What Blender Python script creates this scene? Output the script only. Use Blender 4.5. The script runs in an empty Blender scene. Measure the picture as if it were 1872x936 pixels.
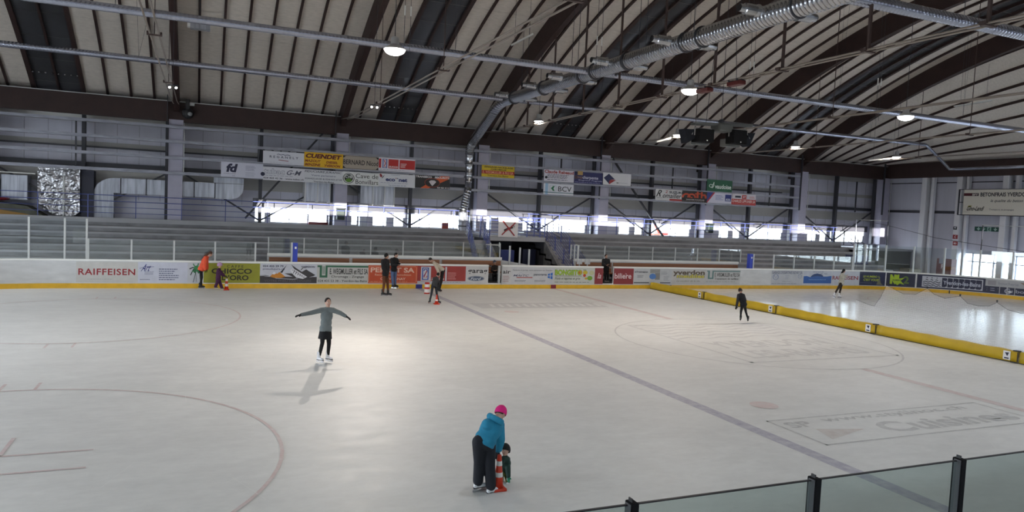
import bpy, math, random
from mathutils import Vector, Matrix
R_ = random.Random(7)
PI = math.pi
scene = bpy.context.scene
COL = scene.collection

# ------------------------------------------------------------------ camera
F_PX = 1334.38
CAM = Vector((-16.935, -19.083, 3.906))
YAW, PIT, ROL = math.radians(23.0754), math.radians(-3.4663), math.radians(2.6020)
_f = Vector((math.sin(YAW)*math.cos(PIT), math.cos(YAW)*math.cos(PIT), math.sin(PIT)))
_r0 = Vector((math.cos(YAW), -math.sin(YAW), 0)); _u0 = _r0.cross(_f)
_r = math.cos(ROL)*_r0 + math.sin(ROL)*_u0
_u = -math.sin(ROL)*_r0 + math.cos(ROL)*_u0
cam = bpy.data.objects.new('camera', bpy.data.cameras.new('camera'))
COL.objects.link(cam)
cam.matrix_world = Matrix(((_r.x, _u.x, -_f.x, CAM.x), (_r.y, _u.y, -_f.y, CAM.y), (_r.z, _u.z, -_f.z, CAM.z), (0, 0, 0, 1)))
cam.data.sensor_fit = 'HORIZONTAL'; cam.data.sensor_width = 36
cam.data.lens = 36*F_PX/1872
cam.data.clip_start = 0.1; cam.data.clip_end = 500
scene.camera = cam

def at(x, y, axis, val):
    "surveying helper: photo pixel -> point on the plane axis=val"
    d = _f + _r*((x-936)/F_PX) + _u*((468-y)/F_PX)
    return CAM + d*((val-CAM[axis])/d[axis])

# ------------------------------------------------------------------ world, sun, exposure
W = bpy.data.worlds.new('sky'); scene.world = W; W.use_nodes = True
bg = W.node_tree.nodes['Background']
bg.inputs[0].default_value = (0.80, 0.90, 1.0, 1); bg.inputs[1].default_value = 17.0
SUN_E = 17.0
sl = bpy.data.lights.new('sun', 'SUN'); sl.energy = SUN_E; sl.angle = 0.003; sl.color = (1, .97, .92)
sun = bpy.data.objects.new('sun', sl); COL.objects.link(sun)
_sd = Vector((math.sin(math.radians(14))*1.0, math.cos(math.radians(14)), -math.tan(math.radians(1.0))))
sun.rotation_euler = _sd.to_track_quat('-Z', 'Y').to_euler()
scene.view_settings.view_transform = 'Standard'; scene.view_settings.look = 'None'
scene.view_settings.exposure = 0.12; scene.view_settings.gamma = 1.0
scene.view_settings.use_curve_mapping = False
scene.cycles.use_denoising = True
scene.cycles.max_bounces = 8; scene.cycles.transparent_max_bounces = 24
scene.cycles.sample_clamp_indirect = 6.0
scene.cycles.caustics_reflective = False; scene.cycles.caustics_refractive = False

LAMP_W = 300.0        # each high-bay lamp
WARM = (1.0, 0.86, 0.74); COOL = (0.93, 0.96, 1.0)

def portal(name, loc, dirv, sx, sy):
    l = bpy.data.lights.new(name, 'AREA'); l.shape = 'RECTANGLE'; l.size = sx; l.size_y = sy
    l.cycles.is_portal = True
    o = bpy.data.objects.new(name, l); COL.objects.link(o); o.location = loc
    z = -Vector(dirv).normalized(); up = Vector((0, 0, 1)); x = up.cross(z).normalized(); y = z.cross(x)
    o.rotation_euler = Matrix((x, y, z)).transposed().to_euler()
portal('window_light', (9.6, 25.2, 3.15), (0, -1, 0), 48, .95)
portal('window_light', (5, -25.4, 4.5), (0, 1, 0), 70, .8)
portal('window_light', (34.75, -2, 1.3), (-1, 0, 0), 40, 2.4)
portal('window_light', (-37.8, 0, 2.5), (1, 0, 0), 40, 3.0)

# ------------------------------------------------------------------ materials
def lin(h):
    h = h.lstrip('#'); c = [int(h[i:i+2], 16)/255 for i in (0, 2, 4)]
    return tuple(((v+.055)/1.055)**2.4 if v > .04045 else v/12.92 for v in c)
MATS = {}
def mat(name, col, rough=.6, metal=0., spec=.5, noise=0., nscale=3., bump=0., bscale=20., emit=None, es=0., stretch=(1, 1, 1), alpha=None):
    if name in MATS: return MATS[name]
    if isinstance(col, str): col = lin(col)
    m = bpy.data.materials.new(name); m.use_nodes = True; MATS[name] = m
    nt = m.node_tree; b = nt.nodes['Principled BSDF']
    b.inputs['Base Color'].default_value = (*col, 1); b.inputs['Roughness'].default_value = rough
    b.inputs['Metallic'].default_value = metal; b.inputs['Specular IOR Level'].default_value = spec
    if emit: b.inputs['Emission Color'].default_value = (*emit, 1); b.inputs['Emission Strength'].default_value = es
    if noise or bump:
        tc = nt.nodes.new('ShaderNodeTexCoord'); mp = nt.nodes.new('ShaderNodeMapping'); mp.inputs['Scale'].default_value = stretch
        nt.links.new(tc.outputs['Object'], mp.inputs[0])
    if noise:
        n = nt.nodes.new('ShaderNodeTexNoise'); n.inputs['Scale'].default_value = nscale; n.inputs['Detail'].default_value = 5
        nt.links.new(mp.outputs[0], n.inputs['Vector'])
        rmp = nt.nodes.new('ShaderNodeMapRange'); rmp.inputs[1].default_value = .3; rmp.inputs[2].default_value = .7
        rmp.inputs[3].default_value = 1-noise; rmp.inputs[4].default_value = 1+noise*.6
        nt.links.new(n.outputs[0], rmp.inputs[0])
        mx = nt.nodes.new('ShaderNodeVectorMath'); mx.operation = 'SCALE'; mx.inputs[0].default_value = col
        nt.links.new(rmp.outputs[0], mx.inputs['Scale']); nt.links.new(mx.outputs[0], b.inputs['Base Color'])
    if bump:
        n2 = nt.nodes.new('ShaderNodeTexNoise'); n2.inputs['Scale'].default_value = bscale
        nt.links.new(mp.outputs[0], n2.inputs['Vector'])
        bp = nt.nodes.new('ShaderNodeBump'); bp.inputs['Strength'].default_value = bump; bp.inputs['Distance'].default_value = .02
        nt.links.new(n2.outputs[0], bp.inputs['Height']); nt.links.new(bp.outputs[0], b.inputs['Normal'])
    return m

def ice_material(name, tint=(1, 1, 1), amount=0.0):
    m = bpy.data.materials.new(name); m.use_nodes = True; MATS[name] = m
    nt = m.node_tree; b = nt.nodes['Principled BSDF']; L = nt.links
    g = nt.nodes.new('ShaderNodeNewGeometry')
    def noise(scale, st, det=6, rough=.6):
        mp = nt.nodes.new('ShaderNodeMapping'); mp.inputs['Scale'].default_value = st
        L.new(g.outputs['Position'], mp.inputs[0])
        n = nt.nodes.new('ShaderNodeTexNoise'); n.inputs['Scale'].default_value = scale; n.inputs['Detail'].default_value = det
        n.inputs['Roughness'].default_value = rough
        L.new(mp.outputs[0], n.inputs['Vector']); return n
    a = noise(.35, (1, 1.6, 1)); c = noise(2.2, (.8, 1.4, 1)); d = noise(9, (.6, 1, 1), 3)
    mx = nt.nodes.new('ShaderNodeMath'); mx.operation = 'ADD'; L.new(a.outputs[0], mx.inputs[0]); L.new(c.outputs[0], mx.inputs[1])
    my = nt.nodes.new('ShaderNodeMath'); my.operation = 'MULTIPLY_ADD'; L.new(d.outputs[0], my.inputs[0]); my.inputs[1].default_value = .5; L.new(mx.outputs[0], my.inputs[2])
    cr = nt.nodes.new('ShaderNodeMapRange'); L.new(my.outputs[0], cr.inputs[0])
    cr.inputs[1].default_value = .95; cr.inputs[2].default_value = 1.55; cr.inputs[3].default_value = .89; cr.inputs[4].default_value = 1.04
    base = Vector((.76, .772, .76))
    sc = nt.nodes.new('ShaderNodeVectorMath'); sc.operation = 'SCALE'; sc.inputs[0].default_value = base
    L.new(cr.outputs[0], sc.inputs['Scale'])
    out = sc.outputs[0]
    if amount:
        n3 = noise(6, (1, 1, 1), 4)
        r3 = nt.nodes.new('ShaderNodeMapRange'); L.new(n3.outputs[0], r3.inputs[0]); r3.inputs[1].default_value = .3; r3.inputs[2].default_value = .7
        r3.inputs[3].default_value = amount*.45; r3.inputs[4].default_value = amount
        mm = nt.nodes.new('ShaderNodeMix'); mm.data_type = 'RGBA'
        L.new(r3.outputs[0], mm.inputs[0]); L.new(out, mm.inputs[6]); mm.inputs[7].default_value = (*tint, 1)
        out = mm.outputs[2]
    L.new(out, b.inputs['Base Color'])
    rr = nt.nodes.new('ShaderNodeMapRange'); L.new(c.outputs[0], rr.inputs[0]); rr.inputs[1].default_value = .3; rr.inputs[2].default_value = .7
    rr.inputs[3].default_value = .42; rr.inputs[4].default_value = .55
    # the half beyond the pads has just been flooded and is smoother
    sx = nt.nodes.new('ShaderNodeSeparateXYZ'); L.new(g.outputs['Position'], sx.inputs[0])
    wet = nt.nodes.new('ShaderNodeMapRange'); L.new(sx.outputs[0], wet.inputs[0]); wet.inputs[1].default_value = 5.9; wet.inputs[2].default_value = 6.3
    wet.inputs[3].default_value = 1.0; wet.inputs[4].default_value = .40
    rw = nt.nodes.new('ShaderNodeMath'); rw.operation = 'MULTIPLY'; L.new(rr.outputs[0], rw.inputs[0]); L.new(wet.outputs[0], rw.inputs[1])
    L.new(rw.outputs[0], b.inputs['Roughness'])
    b.inputs['Specular IOR Level'].default_value = .15
    bp = nt.nodes.new('ShaderNodeBump'); bp.inputs['Strength'].default_value = .02; bp.inputs['Distance'].default_value = .02
    L.new(my.outputs[0], bp.inputs['Height']); L.new(bp.outputs[0], b.inputs['Normal'])
    return m
M_ICE = ice_material('ice')

def glass_material(name, tint, gl=.085, rough=.0):
    m = bpy.data.materials.new(name); m.use_nodes = True; MATS[name] = m
    nt = m.node_tree; nt.nodes.remove(nt.nodes['Principled BSDF']); out = nt.nodes['Material Output']
    t = nt.nodes.new('ShaderNodeBsdfTransparent'); t.inputs[0].default_value = (*tint, 1)
    g = nt.nodes.new('ShaderNodeBsdfGlossy'); g.inputs['Roughness'].default_value = rough
    fr = nt.nodes.new('ShaderNodeLayerWeight'); fr.inputs[0].default_value = .5
    pw = nt.nodes.new('ShaderNodeMath'); pw.operation = 'POWER'; pw.inputs[1].default_value = 4.5; nt.links.new(fr.outputs['Facing'], pw.inputs[0])
    ml = nt.nodes.new('ShaderNodeMath'); ml.operation = 'MULTIPLY_ADD'; ml.inputs[1].default_value = .85; ml.inputs[2].default_value = gl
    nt.links.new(pw.outputs[0], ml.inputs[0])
    mx = nt.nodes.new('ShaderNodeMixShader'); nt.links.new(ml.outputs[0], mx.inputs[0])
    nt.links.new(t.outputs[0], mx.inputs[1]); nt.links.new(g.outputs[0], mx.inputs[2]); nt.links.new(mx.outputs[0], out.inputs[0])
    return m
M_GLASS = glass_material('rink_glass', (.93, .96, .955))
M_GLASS2 = glass_material('near_glass', (.80, .86, .85), .05)
M_WGLASS = glass_material('window_glass', (.97, .98, 1.0), .02)

M_wood = mat('acoustic_panel', (.64, .58, .515), .9, noise=.10, nscale=4, stretch=(1, 3, 3))
M_brown = mat('dark_brown_timber', (.034, .016, .0135), .65, noise=.2, nscale=2)
M_sky = mat('skylight_sheet', (.055, .056, .060), .20, noise=.12, nscale=.6)
M_wall = mat('wall_cladding', (.50, .50, .575), .55, noise=.06, nscale=.8, stretch=(3, 3, .3))
M_wall2 = mat('wall_cladding_olive', (.34, .33, .31), .6, noise=.06, nscale=.8)
M_dark = mat('dark_steel', (.035, .036, .045), .5)
M_galv = mat('galvanised_steel', (.40, .42, .47), .38, metal=.5, noise=.38, nscale=2.2, stretch=(3.5, 3, .25))
M_rail = mat('pale_steel_rail', (.30, .31, .36), .5, metal=.25, noise=.3, nscale=5, stretch=(.4, 4, 4))
M_spiral = mat('spiral_duct_steel', (.44, .45, .475), .24, metal=1.0, noise=.12, nscale=5)
M_foil = mat('foil_wrap', (.44, .44, .46), .30, metal=.85, noise=.2, nscale=3, bump=.8, bscale=2.4)
for _n in M_foil.node_tree.nodes:
    if _n.type == 'BUMP': _n.inputs['Distance'].default_value = .35
M_col = mat('column_paint', (.38, .37, .46), .4, noise=.05)
M_conc = mat('stand_concrete', (.31, .31, .32), .8, noise=.22, nscale=1.2, stretch=(.25, 2, 2))
M_conc2 = mat('floor_concrete', (.16, .16, .16), .8, noise=.2)
M_blue = mat('blue_railing', (.075, .095, .27), .4)
M_blueL = mat('blue_pad', (.03, .06, .45), .5)
M_white = mat('white_plastic', (.58, .585, .58), .45, noise=.12, nscale=2.5, stretch=(.6, 1, 2))
M_cap = mat('cap_rail', (.80, .80, .76), .4)
M_yel = mat('yellow_kickplate', (.72, .42, .015), .45, noise=.12, nscale=3)
M_post = mat('pale_post', (.50, .51, .50), .4, metal=.2)
M_black = mat('black', (.012, .012, .014), .5)
M_blackm = mat('black_matte', (.006, .006, .007), .85, spec=.2)
M_greyp = mat('grey_plastic', (.30, .31, .31), .5)
M_bench = mat('brown_bench', (.26, .11, .05), .5, noise=.25, nscale=2, stretch=(.4, 3, 8))
M_padY = mat('yellow_vinyl_pad', (.52, .35, .01), .5, noise=.14, nscale=1.2, bump=.4, bscale=3)
M_rod = mat('rod_steel', (.26, .22, .19), .5, metal=.3)
M_hang = mat('hanger_rust', (.06, .035, .03), .6)
M_steel = mat('bright_steel', (.6, .6, .62), .25, metal=1)

# ------------------------------------------------------------------ mesh helpers
class MB:
    def __init__(s): s.v = []; s.f = []; s.sm = False
    def add(s, vs, fs):
        n = len(s.v); s.v += [tuple(v) for v in vs]; s.f += [tuple(i+n for i in f) for f in fs]; return s
    def box(s, a, b):
        x0, y0, z0 = a; x1, y1, z1 = b
        x0, x1 = sorted((x0, x1)); y0, y1 = sorted((y0, y1)); z0, z1 = sorted((z0, z1))
        return s.add([(x0,y0,z0),(x1,y0,z0),(x1,y1,z0),(x0,y1,z0),(x0,y0,z1),(x1,y0,z1),(x1,y1,z1),(x0,y1,z1)],
                     [(0,3,2,1),(4,5,6,7),(0,1,5,4),(1,2,6,5),(2,3,7,6),(3,0,4,7)])
    def bar(s, p, q, w, h=None, up=(0, 0, 1)):
        h = h or w; p = Vector(p); q = Vector(q); d = (q-p).normalized(); up = Vector(up)
        if abs(d.dot(up)) > .98: up = Vector((1, 0, 0))
        sx = d.cross(up).normalized()*w/2; sy = sx.cross(d).normalized()*h/2
        vs = [e+a*sx+b*sy for e in (p, q) for a, b in ((-1,-1),(1,-1),(1,1),(-1,1))]
        return s.add(vs, [(3,2,1,0),(4,5,6,7),(0,1,5,4),(1,2,6,5),(2,3,7,6),(3,0,4,7)])
    def tube(s, pts, r, n=12, cap=True):
        pts = [Vector(p) for p in pts]; N = len(pts); rs = r if isinstance(r, (list, tuple)) else [r]*N
        base = len(s.v); ref = None
        for i, p in enumerate(pts):
            if i == 0: d = pts[1]-pts[0]
            elif i == N-1: d = pts[-1]-pts[-2]
            else: d = (pts[i+1]-p).normalized()+(p-pts[i-1]).normalized()
            d = d.normalized()
            if ref is None:
                ref = Vector((0, 0, 1)) if abs(d.z) < .9 else Vector((1, 0, 0))
            a = d.cross(ref).normalized(); b = d.cross(a).normalized(); ref = -(d.cross(a)) if False else a.cross(d)
            for k in range(n):
                t = 2*PI*k/n; s.v.append(tuple(p+(a*math.cos(t)+b*math.sin(t))*rs[i]))
        for i in range(N-1):
            for k in range(n):
                k2 = (k+1) % n; A = base+i*n
                s.f.append((A+k, A+n+k, A+n+k2, A+k2))
        if cap:
            s.f.append(tuple(base+k for k in range(n))); s.f.append(tuple(base+(N-1)*n+k for k in reversed(range(n))))
        return s
    def ell(s, c, r, n=12, m=8, rot=None):
        c = Vector(c); r = (r, r, r) if not hasattr(r, '__len__') else r
        vs = []; fs = []
        for j in range(m+1):
            ph = PI*j/m
            for k in range(n):
                t = 2*PI*k/n; v = Vector((r[0]*math.sin(ph)*math.cos(t), r[1]*math.sin(ph)*math.sin(t), r[2]*math.cos(ph)))
                if rot: v = rot @ v
                vs.append(c+v)
        for j in range(m):
            for k in range(n):
                k2 = (k+1) % n; fs.append((j*n+k, (j+1)*n+k, (j+1)*n+k2, j*n+k2))
        return s.add(vs, fs)
    def poly(s, pts, d):
        "extrude planar polygon pts by vector d"
        n = len(pts); d = Vector(d); a = [Vector(p) for p in pts]
        return s.add(a+[p+d for p in a], [tuple(reversed(range(n))), tuple(range(n, 2*n))]+[(i, (i+1) % n, n+(i+1) % n, n+i) for i in range(n)])
    def mesh(s, name, m, smooth=False):
        me = bpy.data.meshes.new(name); me.from_pydata(s.v, [], s.f); me.materials.append(m)
        if smooth: me.polygons.foreach_set('use_smooth', [True]*len(me.polygons))
        me.update(); return me
    def build(s, name, m, parent=None, smooth=False, bevel=0):
        o = bpy.data.objects.new(name, s.mesh(name, m, smooth)); COL.objects.link(o)
        if bevel:
            bm = o.modifiers.new('bevel', 'BEVEL'); bm.width = bevel; bm.segments = 2; bm.limit_method = 'ANGLE'
        if parent: attach(o, parent)
        return o
def attach(o, parent):
    o.parent = parent
    if parent.parent is None: o.matrix_parent_inverse = Matrix.Translation(-parent.location)
def tag(o, label=None, cat=None, group=None, kind=None):
    if label: o['label'] = label
    if cat: o['category'] = cat
    if group: o['group'] = group
    if kind: o['kind'] = kind
    return o
def empty(name, loc, label, cat, group=None):
    o = bpy.data.objects.new(name, None); COL.objects.link(o); o.location = loc; o.empty_display_size = .1
    return tag(o, label, cat, group)
def struct(name, mb, m, label=None, smooth=False, bevel=0):
    o = mb.build(name, m, None, smooth, bevel); o['kind'] = 'structure'
    if label: o['label'] = label
    return o
def children(o): return [c for c in bpy.data.objects if c.parent == o]
def copy_tree(o, delta, label=None, parent=None):
    c = o.copy(); COL.objects.link(c)
    if parent is None:
        c.location = Vector(o.location)+Vector(delta)
    else: c.parent = parent
    if label: c['label'] = label
    for ch in CH.get(o.name, children(o)): copy_tree(ch, delta, None, c)
    return c
CH = {}

_tc = {}
def text_geo(txt, bold=0, sp=1.0):
    key = (txt, bold, sp)
    if key in _tc: return _tc[key]
    cu = bpy.data.curves.new('t', 'FONT'); cu.body = txt; cu.offset = bold; cu.resolution_u = 3; cu.space_character = sp
    o = bpy.data.objects.new('t', cu); me = o.to_mesh()
    vs = [(v.co.x, v.co.y) for v in me.vertices]; fs = [tuple(p.vertices) for p in me.polygons]
    o.to_mesh_clear(); bpy.data.objects.remove(o); bpy.data.curves.remove(cu)
    _tc[key] = (vs, fs); return vs, fs

# sign artwork: items in the sign's own units (x right, y down), mapped on to its face
def art_items(items, W_, H_, nsub=1):
    "returns {(part,colour): (verts2d with layer, faces)}"
    out = {}
    def put(kind, col, vs, fs, lay):
        V, Fc = out.setdefault((kind, col), ([], []))
        n = len(V); V += [(x/W_, y/H_, lay) for x, y in vs]; Fc += [tuple(i+n for i in f) for f in fs]
    for L_, it in enumerate(items):
        k, col = it[0], it[1]; lay = 1+L_*.12
        if k == 't':
            txt, x0, y0, x1, y1 = it[2:7]; o = it[7] if len(it) > 7 else {}
            vs, fs = text_geo(txt, o.get('b', .012), o.get('sp', 1))
            if not vs: continue
            ax, bx = min(v[0] for v in vs), max(v[0] for v in vs); ay, by = min(v[1] for v in vs), max(v[1] for v in vs)
            sh = o.get('sh', 0)
            pv = []
            for vx, vy in vs:
                yy = y1-(vy-ay)/(by-ay)*(y1-y0); xx = x0+(vx-ax)/(bx-ax)*(x1-x0-sh*(y1-y0))+sh*(y1-yy)
                pv.append((xx, yy+o.get('sl', 0)*(xx-x0)))
            put('lettering', col, pv, [tuple(reversed(f)) for f in fs], lay+.5)
        elif k == 'r':
            x0, y0, x1, y1 = it[2:6]; n = max(1, int(nsub*(x1-x0)/W_+.5))
            vs = []; fs = []
            for i in range(n+1):
                x = x0+(x1-x0)*i/n; vs += [(x, y0), (x, y1)]
            for i in range(n): fs.append((2*i, 2*i+1, 2*i+3, 2*i+2))
            put('emblem' , col, vs, fs, lay)
        elif k == 'p':
            put('emblem', col, it[2], [tuple(range(len(it[2])))], lay)
        elif k == 'c':
            cx, cy, rx, ry = it[2:6]; n = 24
            put('emblem', col, [(cx+rx*math.cos(-2*PI*i/n), cy+ry*math.sin(-2*PI*i/n)) for i in range(n)], [tuple(range(n))], lay)
        elif k == 'o':
            cx, cy, rx, ry, w = it[2:7]; n = 28; vs = []; fs = []
            for i in range(n):
                c, s_ = math.cos(2*PI*i/n), math.sin(2*PI*i/n); vs += [(cx+rx*c, cy+ry*s_), (cx+(rx-w)*c, cy+(ry-w)*s_)]
            for i in range(n):
                j = (i+1) % n; fs.append((2*i, 2*i+1, 2*j+1, 2*j))
            put('emblem', col, vs, fs, lay)
        elif k == 'l':                              # polyline with width
            pts, w = it[2], it[3]; vs = []; fs = []
            for i, (x, y) in enumerate(pts):
                a = pts[max(0, i-1)]; b = pts[min(len(pts)-1, i+1)]; dx, dy = b[0]-a[0], b[1]-a[1]; l = math.hypot(dx, dy) or 1
                vs += [(x-dy/l*w/2, y+dx/l*w/2), (x+dy/l*w/2, y-dx/l*w/2)]
            for i in range(len(pts)-1): fs.append((2*i, 2*i+1, 2*i+3, 2*i+2))
            put('emblem', col, vs, fs, lay)
        elif k == 'lines':                          # lines of print too small to read
            x0, y0, x1, y1, n = it[2:7]; rr = random.Random(len(items)+n); vs = []; fs = []
            for i in range(n):
                y = y0+(y1-y0)*(i+.2)/n; hh = (y1-y0)/n*.42; x = x0; xe = x1-(x1-x0)*rr.uniform(0, .35)
                while x < xe:
                    w = (x1-x0)*rr.uniform(.05, .13); b = len(vs); vs += [(x, y), (min(x+w, xe), y), (min(x+w, xe), y+hh), (x, y+hh)]
                    fs.append((b, b+3, b+2, b+1)); x += w+(x1-x0)*.02
            put('lettering', col, vs, fs, lay)
    return out
def cmat(col):
    return mat('paint_'+col.strip('#'), lin(col), .5)
def put_art(parent, items, W_, H_, fn, nsub=1):
    for (kind, col), (V, Fc) in art_items(items, W_, H_, nsub).items():
        mb = MB(); mb.add([fn(u, v, l) for u, v, l in V], Fc)
        o = mb.build(kind, cmat(col), parent)
        # make faces look at the viewer side
        me = o.data
        a = Vector(fn(.5, .5, 1)); b = Vector(fn(.5, .5, 2)); n = (b-a).normalized()
        if sum(p.normal.dot(n)*p.area for p in me.polygons) < 0: me.flip_normals()

# ================================================================== SETTING
HX0, HX1, HY = -38.0, 34.8, 25.3
CX = [-27.0+8.7*i for i in range(8)]            # rib / column planes: -27 ... 33.9
def B(y): return 16.45-.0123*y*y                # underside of the roof panels
def roof_z(x, y):
    z = B(y)
    if x > 25.2: z = 9.0+(z-9.0)*max(0, (34.6-x)/9.4)
    return z
# floor: ice inside the boards, concrete round it
RC, RR = 20.8, 8.0
S_END = RC+RR*PI/2
LCX, LEND = -22.0, -30.0
def path(s):
    "dasher-board line; s runs along the far side left to right, then round the right corner"
    if s < LCX:
        a = (LCX-s)/RR
        if a < PI/2: return (LCX-RR*math.sin(a), 7+RR*math.cos(a)), (-math.sin(a), math.cos(a))
        return (LEND, 7-(LCX-s-RR*PI/2)), (-1, 0)
    if s < RC: return (s, 15.0), (0, 1)
    a = (s-RC)/RR
    if a < PI/2: return (RC+RR*math.sin(a), 7+RR*math.cos(a)), (math.sin(a), math.cos(a))
    return (RC+RR, 7-(s-S_END)), (1, 0)
def rink_outline(off=0):
    pts = []
    for cx, cy, a0 in ((RC, 7, 90), (RC, -7, 0), (LCX, -7, -90), (LCX, 7, -180)):
        for i in range(13):
            a = math.radians(a0-i*7.5); pts.append((cx+(RR+off)*math.cos(a), cy+(RR+off)*math.sin(a), 0))
    return pts
fl = MB(); ol = rink_outline(0.05); fl.add(ol, [tuple(reversed(range(len(ol))))])
ice = struct('floor', fl, M_ICE, 'white scratched ice of the rink')
sur = MB(); oo = ol
big = [(HX1, HY, 0), (HX1, -HY, 0), (HX0, -HY, 0), (HX0, HY, 0)]
n = len(oo)
vs = [(x, y, -.004) for x, y, z in oo]+[(x, y, -.004) for x, y, z in big]
fs = []
for q in range(4):
    for i in range(12): fs.append((q*13+i, q*13+i+1, n+q))
    fs.append((q*13+12, (q*13+13) % n, n+(q+1) % 4, n+q))
sur.add(vs, fs); struct('floor', sur, M_conc2, 'grey concrete floor around the rink')

def ice_mark(name, tint, amount, geo, lay=1, label=None):
    m = ice_material('ice_paint_%s_%d' % (name, len(MATS)), tint, amount)
    mb = MB(); mb.add([(x, y, .0015*lay) for x, y in geo[0]], geo[1])
    o = mb.build(name, m, ice)
    if sum(p.normal.z for p in o.data.polygons) < 0: o.data.flip_normals()
    if label: o['label'] = label
    return o
def g_rect(x0, y0, x1, y1): return [(x0, y0), (x1, y0), (x1, y1), (x0, y1)], [(0, 1, 2, 3)]
def g_ring(cx, cy, r, w, n=72):
    vs = []; fs = []
    for i in range(n):
        c, s = math.cos(2*PI*i/n), math.sin(2*PI*i/n); vs += [(cx+(r+w/2)*c, cy+(r+w/2)*s), (cx+(r-w/2)*c, cy+(r-w/2)*s)]
    for i in range(n): j = (i+1) % n; fs.append((2*i, 2*j, 2*j+1, 2*i+1))
    return vs, fs
def g_disc(cx, cy, r, n=32): return [(cx+r*math.cos(2*PI*i/n), cy+r*math.sin(2*PI*i/n)) for i in range(n)], [tuple(range(n))]
def g_join(*gs):
    V = []; Fc = []
    for v, f in gs: k = len(V); V += v; Fc += [tuple(i+k for i in q) for q in f]
    return V, Fc
BLUEI, REDI, GREYI = (.22, .20, .34), (.50, .20, .20), (.36, .36, .38)
ice_mark('blue_line', BLUEI, .66, g_join(g_rect(-7.39, -15, -7.09, 15)), 1, 'blurred violet blue line across the ice')
ice_mark('blue_line', BLUEI, .6, g_rect(7.09, -15, 7.39, 15), 1)
ice_mark('center_line', REDI, .40, g_join(g_rect(-.15, -15, .15, -4.5), g_rect(-.15, 4.5, .15, 15)), 2, 'faded red centre line')
ice_mark('center_circle', GREYI, .55, g_ring(0, 0, 4.5, .06), 2)
for cx, cy, a in ((-20.2, -7, .48), (-20.2, 7, .38), (20.2, 7, .3), (20.2, -7, .3)):
    hs = [g_ring(cx, cy, 4.5, .06)]
    for sx in (-1, 1):
        for sy in (-1, 1):
            if (cx, cy) != (-20.2, -7): continue
            hs += [g_rect(cx+sx*.6, cy+sy*.4-.03, cx+sx*1.8, cy+sy*.4+.03), g_rect(cx+sx*.6-.03, cy+sy*.4, cx+sx*.6+.03, cy+sy*1.3)]
        hs += [g_rect(cx+sx*.3-.03, cy+4.5, cx+sx*.3+.03, cy+5.1), g_rect(cx+sx*.3-.03, cy-5.1, cx+sx*.3+.03, cy-4.5)]
    ice_mark('faceoff_circle', REDI, a, g_join(*hs), 3)
for sx, sy, a in ((-1, -1, .36), (-1, 1, .25), (1, 1, .2), (1, -1, .2)):
    ice_mark('faceoff_spot', (.62, .22, .22), a, g_disc(sx*5.74, sy*7, .30), 3)
def ice_text(txt, x0, y0, x1, y1, b=.02):
    vs, fs = text_geo(txt, b); ax = min(v[0] for v in vs); bx = max(v[0] for v in vs); ay = min(v[1] for v in vs); by = max(v[1] for v in vs)
    return [(x0+(v[0]-ax)/(bx-ax)*(x1-x0), y0+(v[1]-ay)/(by-ay)*(y1-y0)) for v in vs], fs
def g_frame(x0, y0, x1, y1, w): return g_join(g_rect(x0, y0, x1, y0+w), g_rect(x0, y1-w, x1, y1), g_rect(x0, y0, x0+w, y1), g_rect(x1-w, y0, x1, y1))
ice_mark('printed_advert', GREYI, .42, g_rect(-6.6, 8.0, -.75, 9.5), 2, 'grey advert strip in the ice')
sl_ = []
for i in range(14):
    x = -6.0+i*.38; sl_.append(([(x, 8.35), (x+.16, 8.35), (x+.30, 9.2), (x+.14, 9.2)], [(0, 1, 2, 3)]))
ice_mark('printed_advert', (.80, .80, .80), .6, g_join(*sl_), 3)
wv = []
for k in range(6):
    pts = [(-2.6+5.5*i/40, 3.1-k*.5+.11*math.sin(i*.62+k)) for i in range(41)]
    vs = []
    for x, y in pts: vs += [(x, y-.07), (x, y+.07)]
    wv.append((vs, [(2*i, 2*i+2, 2*i+3, 2*i+1) for i in range(40)]))
ice_mark('printed_advert', GREYI, .42, g_join(*(wv+[g_frame(-2.75, -3.2, 3.05, 3.35, .10), ice_text('YVERDON', -2.2, -1.2, 2.5, -.1), ice_text('LES-BAINS', -2.2, -2.7, 2.5, -1.6)])), 2, 'faded wave emblem and town name inside the centre circle')
ice_mark('printed_advert', (.30, .30, .31), .6, g_join(g_frame(-6.6, -9.55, -.5, -8.0, .045), ice_text('Cuisines', -4.6, -9.3, -.75, -8.65, .03), ice_text('www.stylinoc.ch', -5.4, -8.45, -1.2, -8.12, .02), ice_text('SP', -6.4, -8.55, -5.8, -8.2, .03)), 2, 'faded advert reading Cuisines in a thin frame')
ice_mark('printed_advert', (.42, .30, .24), .45, ([(-6.2, -9.3), (-5.0, -8.95), (-6.0, -8.7)], [(0, 1, 2)]), 2)

# ---- scratches: long pale skate marks
sc = []
for i in range(80):
    x, y = R_.uniform(-22, 8), R_.uniform(-14, 9); a = R_.uniform(0, PI); l = R_.uniform(.25, 1.1); w = .0035
    c, s = math.cos(a), math.sin(a); bx, by = x+l*c, y+l*s
    sc.append(([(x-w*s, y+w*c), (x+w*s, y-w*c), (bx+w*s, by-w*c), (bx-w*s, by+w*c)], [(0, 1, 2, 3)]))
o = ice_mark('skate_scratches', (.9, .9, .88), .55, g_join(*sc), 4); o['kind'] = 'stuff'

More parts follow.
